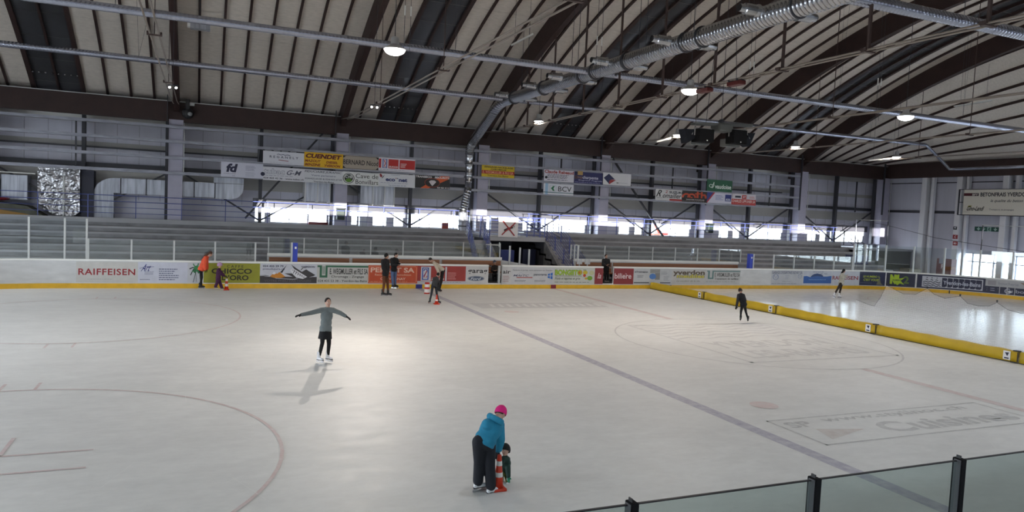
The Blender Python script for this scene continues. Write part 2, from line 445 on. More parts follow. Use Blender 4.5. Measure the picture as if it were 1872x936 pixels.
# ---- roof: panels between dark slats, dark skylight sheets, ribs
def roof_strip(mb, xa, xb, dz, ys, close=False):
    base = len(mb.v)
    for y in ys: mb.v += [(xa, y, roof_z(xa, y)+dz), (xb, y, roof_z(xb, y)+dz)]
    for i in range(len(ys)-1): a = base+2*i; mb.f.append((a, a+1, a+3, a+2))
YS = [-25.3+50.6*i/44 for i in range(45)]
SKY = {0: (2, 3), 2: (2, 3), 3: (4, 5), 5: (4, 5)}
pan = MB(); slat = MB()
bays = [(-35.7, -27.0)]+[(CX[i], CX[i+1]) for i in range(7)]
skl = []
for bi, (xa, xb) in enumerate(bays):
    nb = 8; w = (xb-xa)/nb
    for k in range(nb):
        if bi-1 in SKY and k in SKY[bi-1]: skl.append((xa+k*w, xa+(k+1)*w)); continue
        roof_strip(pan, xa+k*w, xa+(k+1)*w, 0, YS)
    for k in range(1, nb):
        x = xa+k*w; h = .055
        if bi-1 in SKY and k == SKY[bi-1][1]: h = .05
        if bi-1 in SKY and k in (SKY[bi-1][0], SKY[bi-1][1]+1): h = .10
        b0 = len(slat.v)
        for y in YS:
            z = roof_z(x, y); slat.v += [(x-h, y, z+.14), (x-h, y, z-.12), (x+h, y, z-.12), (x+h, y, z+.14)]
        for i in range(len(YS)-1):
            a = b0+4*i
            for q in range(3): slat.f.append((a+q, a+q+1, a+q+5, a+q+4))
        slat.f += [(b0, b0+1, b0+2, b0+3)]
roof_strip(pan, 33.9, 34.9, .02, YS); roof_strip(pan, -38.2, -35.7, 0, YS)
m_ = M_wood
ceil_o = struct('ceiling', pan, M_wood, 'pale wood-wool roof panels', smooth=False)
so = slat.build('roof_slats', M_brown, ceil_o)
# horizontal seams of the panels
seam = MB()
for j in range(-16, 17):
    y = j*1.5
    for (xa, xb) in bays:
        z = lambda x: roof_z(x, y)-.004
        if xb <= 25.3:
            seam.add([(xa, y-.012, z(xa)), (xb, y-.012, z(xb)), (xb, y+.012, z(xb)), (xa, y+.012, z(xa))], [(0, 1, 2, 3)])
seam.build('panel_seams', mat('panel_seam', (.22, .19, .17), .9), ceil_o)
for bi in SKY:
    mb = MB(); xs = [x for x in skl if CX[bi]-.1 < x[0] < CX[bi+1]]
    for xa, xb in xs:
        # three sagging sub-strips across each sheet
        YF = [-25.0+50.0*i/180 for i in range(181)]
        base = len(mb.v); q = 5
        for y in YF:
            for t in range(q+1):
                x = xa+(xb-xa)*t/q
                mb.v.append((x, y, roof_z(x, y)+.06-.035*math.sin(PI*t/q)*(1+.35*math.sin(y*.7+xa))))
        for i in range(len(YF)-1):
            for t in range(q): a = base+i*(q+1)+t; mb.f.append((a, a+1, a+q+2, a+q+1))
    o = struct('trim_%d' % (bi+20), mb, M_sky, 'dark glossy skylight strip in the roof', smooth=True)
    # steel beads added at the lower end to imitate its light glints
    ft = MB()
    for xa, xb in xs:
        for k in range(4):
            x = xa+(k+.5)*(xb-xa)/4; ft.ell((x, 23.35, roof_z(x, 23.35)-.06), (.05, .05, .05), 8, 5)
    ft.build('glint_beads', M_steel, o)
for i, x in enumerate(CX[:-1]):
    mb = MB(); base = 0
    for y in YS:
        z = roof_z(x, y); d = 1.15 if abs(y) < 22 else 1.15
        mb.v += [(x-.14, y, z+.05), (x-.14, y, z-d), (x+.14, y, z-d), (x+.14, y, z+.05)]
    for k in range(len(YS)-1):
        a = 4*k
        for q in range(3): mb.f.append((a+q, a+q+1, a+q+5, a+q+4))
    mb.f += [(0, 1, 2, 3)]; e = 4*(len(YS)-1); mb.f.append((e+3, e+2, e+1, e))
    struct('trim_%d' % (i+1), mb, M_brown, 'dark brown laminated timber roof arch')
# pale cable conduit beside the arches
# ---- edge beams
eb = MB(); eb.box((HX0, 23.75, 7.85), (33.9, 24.05, 8.88)); struct('trim_9', eb, M_brown, 'dark brown edge beam above the far columns')
eb = MB(); eb.box((33.9, -25, 7.95), (34.2, 24.05, 9.1)); struct('trim_10', eb, M_brown, 'dark brown edge beam above the end wall')
eb = MB(); eb.box((HX0, 23.70, 8.88), (33.9, 23.78, 8.92)); struct('trim_11', eb, M_post, 'thin pale strip on top of the edge beam')

# ---- far wall with window band
WZ0, WZ1 = 2.66, 3.52
mid = [c+4.35 for c in CX]
wins = []
for i, c in enumerate(CX[:-1]):
    m0 = c+4.35
    if i == 0: continue
    if i == 1: wins.append((m0-.25, m0+.35)); wins.append((m0+.6, CX[i+1]-.5)); continue
    for a, b in ((.9, 1.3), (2.2, 3.1), (3.5, 4.15)): wins.append((c+a, c+b))
    wins.append((m0+.25, c+8.7-.45))
wins.sort()
wm = MB()
wm.box((HX0, HY, 0), (HX1, HY+.15, WZ0)); wm.box((HX0, HY, WZ1), (HX1, HY+.15, 5.35)); 
x = HX0
for a, b in wins: wm.box((x, HY, WZ0), (a, HY+.15, WZ1)); x = b
wm.box((x, HY, WZ0), (HX1, HY+.15, WZ1))
for k in range(3):
    z0 = 5.35+k*1.2
    wm.box((HX0, HY, z0), (HX1, HY+.15, min(9.2, z0+1.2)))
struct('wall_far', wm, M_wall, 'grey lilac metal clad wall behind the stands')
# olive cladding band below the beam; lower bands colour in shade of the rails
bnd = MB(); bnd.box((HX0, HY-.02, 4.45), (HX1, HY, 5.1)); bnd.box((HX0, HY-.02, 7.6), (HX1, HY, 8.2)); bnd.box((HX0, HY-.02, 6.35), (HX1, HY, 6.6))
struct('wall_far', bnd, M_wall2, 'olive grey bands of the wall cladding, lower two coloured for shade of the rails')
tz = MB(); tz.box((-14.3, HY-.035, WZ1+.02), (33.9, HY-.021, 4.02)); struct('trim_14', tz, mat('sun_dimming_band', (.085, .085, .10), .25), 'wall strip above the windows, coloured dark to dim the sun on it')  # dark colour added to hold down the sun band on this wall strip
gir = MB(); gir.box((HX0, HY-.28, 5.28), (HX1, HY-.02, 5.50)); gir.box((HX0, HY-.2, 6.28), (24.4, HY-.02, 6.36))  # dark girts also stand in for shadow lines below the rails
struct('trim_12', gir, M_dark, 'dark horizontal girts on the far wall, doubling as shadow lines of the rails')
sm_ = MB()
for k in range(70):
    x = HX0+1.05*k
    sm_.box((x, HY-.012, 3.6), (x+.03, HY, 8.2))
struct('trim_13', sm_, mat('seam_grey', (.30, .30, .34), .6), 'vertical seams of the wall panels')
for i, (a, b) in enumerate(wins):
    mb = MB(); mb.box((a, HY+.05, WZ0), (b, HY+.07, WZ1)); o = struct('window_%d' % (i+1), mb, M_WGLASS)
    fr = MB(); w = .04
    fr.box((a, HY-.02, WZ0-.02), (b, HY+.1, WZ0+w)); fr.box((a, HY-.02, WZ1-w), (b, HY+.1, WZ1)); fr.box((a, HY-.02, WZ0+w), (a+w, HY+.1, WZ1-w)); fr.box((b-w, HY-.02, WZ0+w), (b, HY+.1, WZ1-w))
    nn = int((b-a)/1.3)
    for k in range(1, nn+1):
        xx = a+(b-a)*k/(nn+1); fr.box((xx-.02, HY, WZ0+w), (xx+.02, HY+.08, WZ1-w))
    fr.build('window_frame', M_post, o)
# columns, mid posts, rails, braces of the far side
for i, c in enumerate(CX):
    if c < -30: continue
    mb = MB(); mb.box((c-.35, 23.7, 2.62), (c+.35, 24.5, 7.95)); 
    o = struct('trim_%d' % (30+i), mb, M_col, 'grey lilac square column of the far wall')
    d = MB(); d.box((c-.52, 24.35, 2.62), (c-.36, 24.6, 7.95)); d.box((c-.44, 23.55, 5.0), (c-.41, 23.7, 9.2)); d.build('service_pipe', M_dark, o)
    d = MB(); d.box((c+.38, 23.62, 5.0), (c+.42, 23.66, 7.8)); d.build('service_pipe', M_post, o)
for i, m0 in enumerate(mid[:-1]):
    mb = MB(); mb.box((m0-.09, 24.55, 2.62), (m0+.09, 24.85, 7.95)); mb.box((m0+1.0-.04, 23.6, 5.1), (m0+1.0+.04, 23.68, 7.5)) if i > 2 else mb.box((m0-.25, 23.6, 5.1), (m0-.18, 23.68, 7.5))
    struct('trim_%d' % (40+i), mb, M_dark, 'dark upright between two columns')
for k, z in enumerate((7.55, 6.78, 5.93, 5.13)):
    mb = MB(); mb.box((HX0, 23.42, z-.075), (24.5, 23.62, z+.075))
    struct('trim_%d' % (50+k), mb, M_rail, 'pale steel rail in front of the far columns')
k = 0
for c0, m0 in zip(CX, mid):
    if m0 > 30: continue
    for xx in (c0+.4, c0+8.3):
        mb = MB(); mb.bar((m0, 24.7, 2.75), (xx, 24.7, 5.15), .09); struct('trim_%d' % (60+k), mb, M_dark, 'dark diagonal brace of the far wall'); k += 1
for (a, b), mm in ((((611, 221), (448, 399)), M_dark), (((1106, 268), (1212, 432)), M_dark)):
    p, q = at(*a, 1, 24.2), at(*b, 1, 24.2); mb = MB(); mb.bar(p, q, .14, .1); struct('trim_%d' % (60+k), mb, mm, 'long dark wind brace crossing a wall bay'); k += 1

# ---- end wall (right) with glazed doors
EX = HX1
em = MB()
glz = [(-16, 18.25, 0.0, 2.42)]
em.box((EX, -HY, 2.42), (EX+.15, HY, 9.3)); em.box((EX, 18.25, 0), (EX+.15, HY, 2.42)); em.box((EX, -HY, 0), (EX+.15, -16, 2.42))
struct('wall_right', em, M_wall, 'grey end wall')
g_ = MB(); g_.box((EX-.12, 15.8, 5.25), (EX-.01, HY, 5.45)); g_.box((EX-.06, -25, 7.55), (EX-.01, HY, 7.62))
struct('trim_80', g_, M_dark, 'dark horizontal girt on the end wall')
yy = 18.25; wi = 0
while yy > -15.5:
    w = 1.55
    mb = MB(); mb.box((EX+.05, yy-w, .02), (EX+.07, yy, 2.42)); o = struct('window_%d' % (40+wi), mb, M_WGLASS); wi += 1
    fr = MB(); t = .05
    for a, b in ((yy-w, yy-w+t), (yy-t, yy)): fr.box((EX-.03, a, 0), (EX+.1, b, 2.42))
    for z in (0, 1.78, 2.37): fr.box((EX-.03, yy-w, z), (EX+.1, yy, z+.07))
    fr.build('window_frame', mat('frame_blue_grey', (.32, .36, .45), .4), o)
    yy -= w
for i, (px, w) in enumerate(((1684, .42), (1696, .24), (1748, .42), (1760, .2), (1832, .42), (1850, .25))):
    p = at(px, 440, 0, 34.25); mb = MB(); mb.box((34.1 if w > .3 else 34.3, p.y-w/2, 0), (34.6, p.y+w/2, 8.0))
    struct('trim_%d' % (81+i), mb, mat('end_column_paint', (.64, .64, .67), .45), 'pale steel column of the end wall', bevel=.03)
# ---- left and near walls (behind the camera), seen only in reflections
lw = MB(); lw.box((HX0-.15, -HY, 3.5), (HX0, HY, 17)); lw.box((HX0-.15, 15, 0), (HX0, HY, 3.5)); lw.box((HX0-.15, -HY, 0), (HX0, -15, 3.5))
struct('wall_left', lw, M_wall)
NZ0, NZ1 = 4.15, 4.80
nw = MB(); nw.box((HX0, -HY-.15, 0), (HX1, -HY, NZ0)); nw.box((HX0, -HY-.15, NZ1), (HX1, -HY, 9.3)); nw.box((HX0, -HY-.15, NZ0), (-26.5, -HY, NZ1)); nw.box((21.8, -HY-.15, NZ0), (HX1, -HY, NZ1))
for c in CX[1:]: nw.box((c+.3, -HY-.15, NZ0), (c+.9, -HY, NZ1))
struct('wall_near', nw, M_wall)
ga = MB()
ga.box((EX, -25.3, 9.3), (EX+.15, 25.3, 9.6)); struct('wall_right', ga, M_brown)
# ground outside
tr_ = MB(); tr_.box((-60, 26.0, -.3), (90, 75, 2.2)); struct('ground', tr_, mat('outside_terrace', (.55, .54, .52), .9, noise=.2, nscale=.1), 'pale raised ground outside the far windows')
gr = MB(); gr.add([(-140, -120, -.3), (160, -120, -.3), (160, 160, -.3), (-140, 160, -.3)], [(0, 1, 2, 3)])
struct('ground', gr, mat('outside_ground', (.55, .54, .52), .9, noise=.2, nscale=.1), 'pale ground outside')

# ---- stands on the far side
ST_X1 = 28.5; GAPX0, GAPX1 = -1.75, 1.75
rows = [(22.9-.8*k, 2.55-.26*k) for k in range(9)]
def stand(x0, x1, label):
    mb = MB(); rc = MB()
    mb.box((x0, 22.9, 2.2), (x1, HY, 2.6))
    for k, (y, z) in enumerate(rows):
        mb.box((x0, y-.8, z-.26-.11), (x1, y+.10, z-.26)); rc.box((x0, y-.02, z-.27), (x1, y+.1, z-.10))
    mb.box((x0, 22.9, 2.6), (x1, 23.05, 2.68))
    so_ = struct('stands', mb, M_conc, label); rc.build('riser_recess', mat('riser_shade', (.19, .19, .20), .9, noise=.3, nscale=1.5), so_)  # shade below each nosing is put into the darker riser colour
stand(HX0, GAPX0, 'grey stepped concrete stand left of the entry')
stand(GAPX1, ST_X1, 'grey stepped concrete stand right of the entry')
mb = MB(); mb.box((GAPX0, 20.0, 2.25), (GAPX1, HY, 2.45)); mb.box((GAPX0, 19.9, 2.2), (GAPX1, 20.0, 2.47)); struct('stands', mb, M_conc, 'concrete gallery slab over the entry passage')
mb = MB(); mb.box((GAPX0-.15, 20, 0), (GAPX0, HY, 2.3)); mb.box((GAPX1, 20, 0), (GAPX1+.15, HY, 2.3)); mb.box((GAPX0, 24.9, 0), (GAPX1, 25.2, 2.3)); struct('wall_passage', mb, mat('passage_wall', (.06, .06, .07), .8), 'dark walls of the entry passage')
mb = MB(); mb.box((ST_X1, 21.5, 2.2), (HX1, HY, 2.35)); struct('stands', mb, M_conc, 'gallery at the end of the stand')
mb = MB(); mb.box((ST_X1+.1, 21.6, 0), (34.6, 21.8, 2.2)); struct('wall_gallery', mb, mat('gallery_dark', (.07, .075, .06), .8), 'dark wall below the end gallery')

mb = MB()
for x in (GAPX0-.15, GAPX1): mb.poly([(x, 17.3, 0), (x, 20, 0), (x, 20, 2.3), (x, 17.3, .45)], (.15, 0, 0))
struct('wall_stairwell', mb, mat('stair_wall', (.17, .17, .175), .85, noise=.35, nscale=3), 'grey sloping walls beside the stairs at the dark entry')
# ================================================================== THINGS
# ---- dasher boards
G1 = (-3.66, -2.93); G2 = (2.95, 3.62)          # open gates
def run(mb, s0, s1, z0, z1, o0, o1, step=.6):
    n_ = max(1, int(abs(s1-s0)/step)); base = len(mb.v)
    straight = LCX <= s0 and s1 <= RC
    if straight: n_ = 1
    for i in range(n_+1):
        s = s0+(s1-s0)*i/n_; (x, y), (nx, ny) = path(s)
        for o, z in ((o0, z0), (o0, z1), (o1, z1), (o1, z0)): mb.v.append((x+nx*o, y+ny*o, z))
    for i in range(n_):
        a = base+4*i
        for q in range(4): mb.f.append((a+q, a+4+q, a+4+(q+1) % 4, a+(q+1) % 4))
    mb.f += [(base, base+1, base+2, base+3), (base+4*n_+3, base+4*n_+2, base+4*n_+1, base+4*n_)]
bd = empty('rink_boards', (0, 15, 0), 'white rink boards with yellow kickplate along the far side of the ice', 'rink boards')
segs = [(-38, G1[0], 0), (G1[1], G2[0], 0), (G2[1], 48, 0)]
for (s0, s1, _) in segs:
    mb = MB()
    cuts = [s0]+[c for c in (LCX, RC) if s0 < c < s1]+[s1]
    for a, b in zip(cuts, cuts[1:]): run(mb, a, b, 0.0, 1.15, 0, .12)
    mb.build('board_panel', M_white, bd)
    mb = MB()
    for a, b in zip(cuts, cuts[1:]): run(mb, a, b, 1.13, 1.19, -.03, .16)
    mb.build('top_rail', M_cap, bd)
mb = MB()
for g in (G1, G2): run(mb, g[0], g[1], 0, .27, 0, .12)
mb.build('gate_sill', M_white, bd)
mb = MB()
for a, b in ((-38, LCX), (LCX, RC), (RC, 48)): run(mb, a, b, 0.0, .20, -.025, 0)
mb.build('kickplate', M_yel, bd)
for s, c, w in ((-7.24, '2A2F78', .32), (0, '7E1D20', .30), (7.24, '4A2A55', .3), (27.4, '1A1A22', .06)):
    mb = MB(); run(mb, s-w/2, s+w/2, .0, .205, -.03, -.02); mb.build('line_marker', cmat(c), bd)
mb = MB(); mb.box((G1[1]-.18, 14.98, .27), (G1[1]-.10, 15.12, 1.15)); mb.box((G1[1]-.02, 14.9, .2), (G1[1]+.02, 14.99, 1.15)); mb.build('gate_frame', M_post, bd)

# near boards (below the picture) and their glass
nbm = MB()
nb = empty('rink_boards', (-12, -15, 0), 'near rink boards below the glass in the foreground', 'rink boards')
nbm.box((-26, -15.12, 0), (20, -15.0, 1.15)); nbm.build('board_panel', M_white, nb)

def glass_run(label, xs, y, z0, z1, thick=.05, mp=None, mg=None, top=False, first=True):
    e = empty('glass_screen', (xs[0], y, z0), label, 'protective glass')
    for a, b in zip(xs, xs[1:]):
        mb = MB(); mb.box((a+thick*.5, y-.008, z0), (b-thick*.5, y+.008, z1-.02)); mb.build('glass_pane', mg or M_GLASS, e)
    for x in xs:
        mb = MB(); mb.box((x-thick/2, y-thick*.6, z0), (x+thick/2, y+thick*.6, z1)); mb.build('post', mp or M_post, e)
    return e
glass_run('tall clear glass screen at the left end of the far boards', [-27.6+1.4*0, -25.9, -24.6, -23.26, -22.03, -21.26], 15.06, 1.17, 2.84, .07)
glass_run('low clear glass screen above the boards left of the left bench', [-21.2, -19.63, -18.02, -16.4, -14.75], 15.06, 1.17, 2.03, .07)
glass_run('clear glass screen behind the left players bench', [-14.05, -12.43, -10.83, -9.22, -7.58, -6.0, -4.37, -2.85, -2.3], 16.95, 1.42, 2.2, .05)
glass_run('clear glass screen behind the right players bench', [1.96, 2.44, 4.12, 5.72, 7.34, 8.93, 10.54, 12.16, 13.8], 16.95, 1.42, 2.22, .05)
glass_run('low clear glass screen above the boards right of the right bench', [14.7, 16.29, 17.91, 19.54, 21.1], 15.06, 1.17, 2.05, .06)
# curved glass round the right corner
e = empty('glass_screen', (21.2, 15, 1.17), 'tall curved glass screen around the right corner of the rink', 'protective glass')
ss = [21.2, 22.05, 23.5, 25.25, 27.0, 28.9, 30.6, 32.3, 34, 36, 38]
for a, b in zip(ss, ss[1:]):
    mb = MB(); n_ = 3
    for i in range(n_+1):
        (x, y), (nx, ny) = path(a+(b-a)*i/n_)
        mb.v += [(x+nx*.06, y+ny*.06, 1.17), (x+nx*.06, y+ny*.06, 2.82), (x+nx*.075, y+ny*.075, 2.82), (x+nx*.075, y+ny*.075, 1.17)]
    for i in range(n_):
        for q in range(4): mb.f.append((4*i+q, 4*i+4+q, 4*i+4+(q+1) % 4, 4*i+(q+1) % 4))
    mb.build('glass_pane', M_GLASS, e)
for i, s in enumerate(ss):
    (x, y), (nx, ny) = path(s); mb = MB(); x += nx*.07; y += ny*.07; zt = 4.4 if i in (0, 2, 5) else 2.85
    mb.bar((x, y, 1.17), (x, y, 2.86), .09); mb.build('post', M_post, e)
    if zt > 3: mb = MB(); mb.bar((x, y, 2.86), (x, y, zt), .05); mb.build('net_pole', M_dark if i else M_rail, e)
p0, p2, p5 = [path(ss[i])[0] for i in (0, 2, 5)]
mb = MB(); mb.tube([(p0[0], p0[1]+.07, 4.4), (p2[0], p2[1]+.07, 4.4)], .02, 6); mb.tube([(p5[0], p5[1]+.07, 4.4), (p5[0]+8, p5[1]-9, 4.5)], .022, 6); mb.build('top_bar', M_post, e)
# foreground glass
e = empty('glass_screen', (-14.2, -15, 1.15), 'foreground glass screen with black posts at the bottom right', 'protective glass')
fx = [-19.1, -17.48, -15.86, -14.24, -12.62, -11.0, -9.38, -7.76]
for a, b in zip(fx, fx[1:]):
    mb = MB(); mb.box((a+.029, -15.01, 1.15), (b-.029, -14.995, 1.975)); mb.build('glass_pane', M_GLASS2, e)
    mb = MB(); mb.box((a, -15.012, 1.973), (b, -14.993, 1.982)); mb.build('pane_edge', M_black, e)
for x in fx:
    mb = MB(); mb.box((x-.030, -15.055, 1.12), (x+.030, -14.965, 2.0)); p = mb.build('post', M_blackm, e, bevel=.008)
    mb = MB(); mb.box((x-.036, -15.045, 1.12), (x-.0305, -14.985, 1.99)); mb.build('channel', mat('channel_grey', (.10, .10, .105), .5), p)
    mb = MB(); mb.box((x-.018, -15.03, 2.0), (x-.008, -14.99, 2.025)); mb.build('clip', M_black, p)

# blue goal-judge posts
for x in (-13.03, 13.1):
    mb = MB(); mb.box((x-.12, 15.15, .2), (x+.10, 15.4, 2.05))
    o = mb.build('blue_post', M_blueL); tag(o, 'blue padded post left of centre behind the left bench boards' if x < 0 else 'blue padded post at the right end of the right bench', 'post')
    mb = MB(); mb.box((x-.19, 15.12, .2) if x < 0 else (x+.11, 15.12, .2), (x-.121, 15.3, 2.06) if x < 0 else (x+.18, 15.3, 2.06)); mb.build('steel_edge', M_post, o)
    mb = MB(); mb.box((x-.03, 15.14, 1.78), (x+.05, 15.149, 1.88)); mb.build('sticker', M_cap, o)

# ---- players benches
def bench(x0, x1, label, cuts):
    e = empty('players_bench', ((x0+x1)/2, 16.6, 0), label, 'bench')
    mb = MB(); mb.box((x0, 16.9, 0), (x1, 17.0, 1.36)); mb.build('back_wall', M_white, e)
    mb = MB(); mb.box((x0, 16.85, 1.33), (x1, 17.03, 1.45)); mb.build('top_rail', M_cap, e)
    mb = MB(); mb.box((x0, 16.35, .66), (x1, 16.75, .72)); mb.build('seat', M_bench, e)
    c = x0
    for k in cuts+[x1]:
        mb = MB(); mb.box((c+.08, 16.8, 1.02), (k-.08, 16.88, 1.27)); mb.box((c+.08, 16.8, .7), (k-.08, 16.88, .95)); mb.build('backrest', M_bench, e); c = k
    for k in range(int((x1-x0)/2)+1):
        x = x0+.2+2*k
        if x > x1: break
        mb = MB(); mb.box((x, 16.4, .26), (x+.08, 16.7, .66)); mb.build('leg', M_dark, e)
    mb = MB(); mb.box((x0, 15.13, 0), (x1, 16.9, .26)); mb.build('platform', M_black, e)
bench(-14.1, -2.2, 'long brown bench with white back wall left of the entry', [-10.2, -5.6])
bench(2.2, 13.6, 'long brown bench with white back wall right of the entry', [4.6])
mb = MB(); mb.poly([(-2.2, 16.9, 0), (-.9, 16.2, 0), (-.9, 16.2, 1.12), (-2.2, 16.9, 1.3)], (.05, .09, 0))
tag(mb.build('angled_board', M_white), 'short white angled board at the right end of the left bench', 'panel')
for i, x in enumerate((-1.9, -1.4, -.95)):
    mb = MB(); mb.box((x-.04, 16.5-.2*i, 0), (x+.04, 16.58-.2*i, 2.1-.07*i)); tag(mb.build('gate_post', M_post), ('first', 'second', 'third')[i]+' pale post from the left beside the dark entry', 'post')
mb = MB(); mb.tube([(-3.15, 16.85, 2.12), (-2.35, 16.85, 2.1)], .025, 8); mb.tube([(-2.4, 16.85, 2.0), (-2.38, 16.85, 2.25)], .025, 8)
tag(mb.build('crossbar', M_post), 'pale horizontal bar on top of the left bench glass', 'bar')
for i, x in enumerate((2.05, 2.55)):
    mb = MB(); mb.box((x-.14, 16.0, 1.22), (x+.14, 16.12, 1.5)); mb.box((x-.05, 15.98, 1.3), (x+.05, 16.0, 1.4)); mb.box((x-.02, 16.02, .2), (x+.02, 16.1, 1.22))
    tag(mb.build('control_box', M_white), ('left', 'right')[i]+' small white box at the left end of the right bench', 'box')
mb = MB(); mb.tube([(1.9, 16.4, 1.2), (1.9, 16.4, 2.2), (1.95, 16.4, 2.25), (2.05, 16.4, 2.25), (2.1, 16.4, 2.2), (2.1, 16.4, 1.2)], .035, 8)
tag(mb.build('hooped_post', M_post), 'pale hooped post left of the right bench glass', 'post')

# ---- blue pad barrier across the ice (x = 6)
ylist = [14.93, 10.18, 5.24, .15, -4.95, -10.0, -14.9]
PADL = ['at the far boards', 'second from the far boards', 'third from the far boards', 'fourth from the far boards', 'fifth, cut by the picture edge', 'sixth from the far boards']
for i in range(6):
    y0, y1 = ylist[i]-.02, ylist[i+1]+.02
    e = empty('barrier_pad', (6.05, (y0+y1)/2, 0), 'yellow foam barrier pad on the ice, '+PADL[i], 'barrier pad', 'yellow pads across the ice')
    mb = MB(); nseg = 16
    for k in range(nseg+1):
        y = y0+(y1-y0)*k/nseg; zt = .36+.012*math.sin(k*1.7+i); bl = .012*math.sin(k*1.1+i*2)
        mb.v += [(5.93, y, .025), (5.93+bl*.4, y, zt*.5), (5.95+bl*.3, y, zt-.02), (5.99, y, zt), (6.13, y, zt), (6.17, y, zt-.03), (6.17, y, .025)]
    for k in range(nseg):
        for q in range(7): mb.f.append((7*k+q, 7*k+(q+1) % 7, 7*k+7+(q+1) % 7, 7*k+7+q))
    mb.f += [tuple(range(7)), tuple(7*nseg+q for q in reversed(range(7)))]
    mb.build('pad_body', M_padY, e, smooth=True)
    mb = MB(); mb.box((5.935, y1, 0), (6.165, y0, .026)); mb.build('base_strip', M_black, e)
    mb = MB(); mb.box((5.915, y1+.0, .05), (5.929, y1+.02, .34)); mb.build('seam', M_black, e)
    mb = MB(); mb.box((5.90, y1+.02, .0), (5.98, y1+.2, .035)); mb.box((5.96, y1+.02, .35), (6.12, y1+.18, .38)); mb.build('strap', M_black, e)
    if i < 5:
        yc = y1+.33
        mb = MB(); mb.box((5.915, yc-.11, .06), (5.925, yc+.11, .33)); s_ = mb.build('sticker', mat('sticker_white', (.7, .7, .7), .5), e)
        mb = MB(); mb.add([(5.913, yc+.06, .28), (5.913, yc-.07, .29), (5.913, yc-.05, .24), (5.913, yc-.02, .17), (5.913, yc+.02, .22)], [(0, 4, 3, 2, 1)]); mb.add([(5.913, yc+.07, .13), (5.913, yc-.07, .13), (5.913, yc-.07, .09), (5.913, yc+.07, .09)], [(0, 3, 2, 1)])
        mb.build('printed_mark', cmat('1B2238'), s_)
# net above the pads
mn = bpy.data.materials.new('net'); mn.use_nodes = True; nt = mn.node_tree; pb = nt.nodes['Principled BSDF']
pb.inputs['Base Color'].default_value = (.75, .76, .8, 1)
g = nt.nodes.new('ShaderNodeNewGeometry'); sp = nt.nodes.new('ShaderNodeSeparateXYZ'); nt.links.new(g.outputs['Position'], sp.inputs[0])
outs = []
for ax in (1, 2):
    a = nt.nodes.new('ShaderNodeMath'); a.operation = 'MULTIPLY'; a.inputs[1].default_value = 1/.045; nt.links.new(sp.outputs[ax], a.inputs[0])
    b = nt.nodes.new('ShaderNodeMath'); b.operation = 'FRACT'; nt.links.new(a.outputs[0], b.inputs[0])
    c = nt.nodes.new('ShaderNodeMath'); c.operation = 'LESS_THAN'; c.inputs[1].default_value = .11; nt.links.new(b.outputs[0], c.inputs[0]); outs.append(c)
mxx = nt.nodes.new('ShaderNodeMath'); mxx.operation = 'MAXIMUM'; nt.links.new(outs[0].outputs[0], mxx.inputs[0]); nt.links.new(outs[1].outputs[0], mxx.inputs[1]); nt.links.new(mxx.outputs[0], pb.inputs['Alpha'])
ntop = [(1.3, .4), (1.28, 1.15), (.75, 1.05), (.46, 1.01), (.2, 1.4), (0, 1.85), (-.7, 1.62), (-1.2, 1.66), (-1.63, 1.92), (-1.9, 1.75), (-2.3, 1.66), (-2.83, 1.80), (-3.1, 1.6), (-3.45, 1.56), (-3.8, 1.6), (-4.05, 1.75), (-4.4, 1.57), (-4.8, 1.52), (-5.3, 1.6), (-5.6, 1.8), (-7, 1.6), (-14.5, 1.6)]
e = empty('net', (6.1, 0, .36), 'fine pale net with scalloped top edge hanging above the yellow pads', 'net')
mb = MB()
for i, (y, z) in enumerate(ntop): mb.v += [(6.1+.02*math.sin(y*3), y, .34), (6.1, y, z)]
for i in range(len(ntop)-1): mb.f.append((2*i, 2*i+1, 2*i+3, 2*i+2))
mb.build('mesh', mn, e)
mb = MB(); mb.tube([(6.1, y, z) for y, z in ntop[1:]], .006, 5); mb.build('edge_rope', M_dark, e)
mb = MB(); mb.tube([at(x, y, 0, 6.1) for x, y in ((1400, 440), (1523, 414), (1566, 401))]+[at(x, y, 0, 6.1) for x, y in ((1566, 401), (1622, 412), (1677, 426), (1711, 435), (1780, 446), (1872, 460))], .008, 5)
mb.build('support_cable', M_dark, e)
mb = MB()
for y, z in ((0, 1.88), (-1.63, 1.94), (-2.83, 1.82), (-4.05, 1.78)): mb.box((6.08, y-.015, z-.02), (6.12, y+.015, z+.05))
mb.build('clip', M_black, e)

# ---- railing of the far gallery
def railing(xa, xb, y, z0, zs, label, posts, r=.022):
    e = empty('railing', ((xa+xb)/2, y, z0), label, 'railing')
    for z in zs:
        mb = MB(); rr = r if z > 3.4 else r*.7; mb.tube([(xa, y, z), (xb, y, z)], rr, 6); mb.build('rail', M_blue, e)
    for x in posts:
        mb = MB(); mb.box((x-.02, y-.02, z0), (x+.02, y+.02, zs[0])); mb.build('post', M_blue, e)
def fr_(a, b, st):
    o = []; x = a
    while x < b: o.append(x); x += st
    return o
railing(-34, -1.9, 23.15, 2.62, (3.82, 3.52, 3.22, 2.93), 'long blue gallery railing left of the stairs', fr_(-33, -2, 2.15))
railing(2.0, 28.3, 23.15, 2.62, (3.82, 3.52, 3.22, 2.93), 'long blue gallery railing right of the stairs', fr_(2.1, 28.3, 2.15))
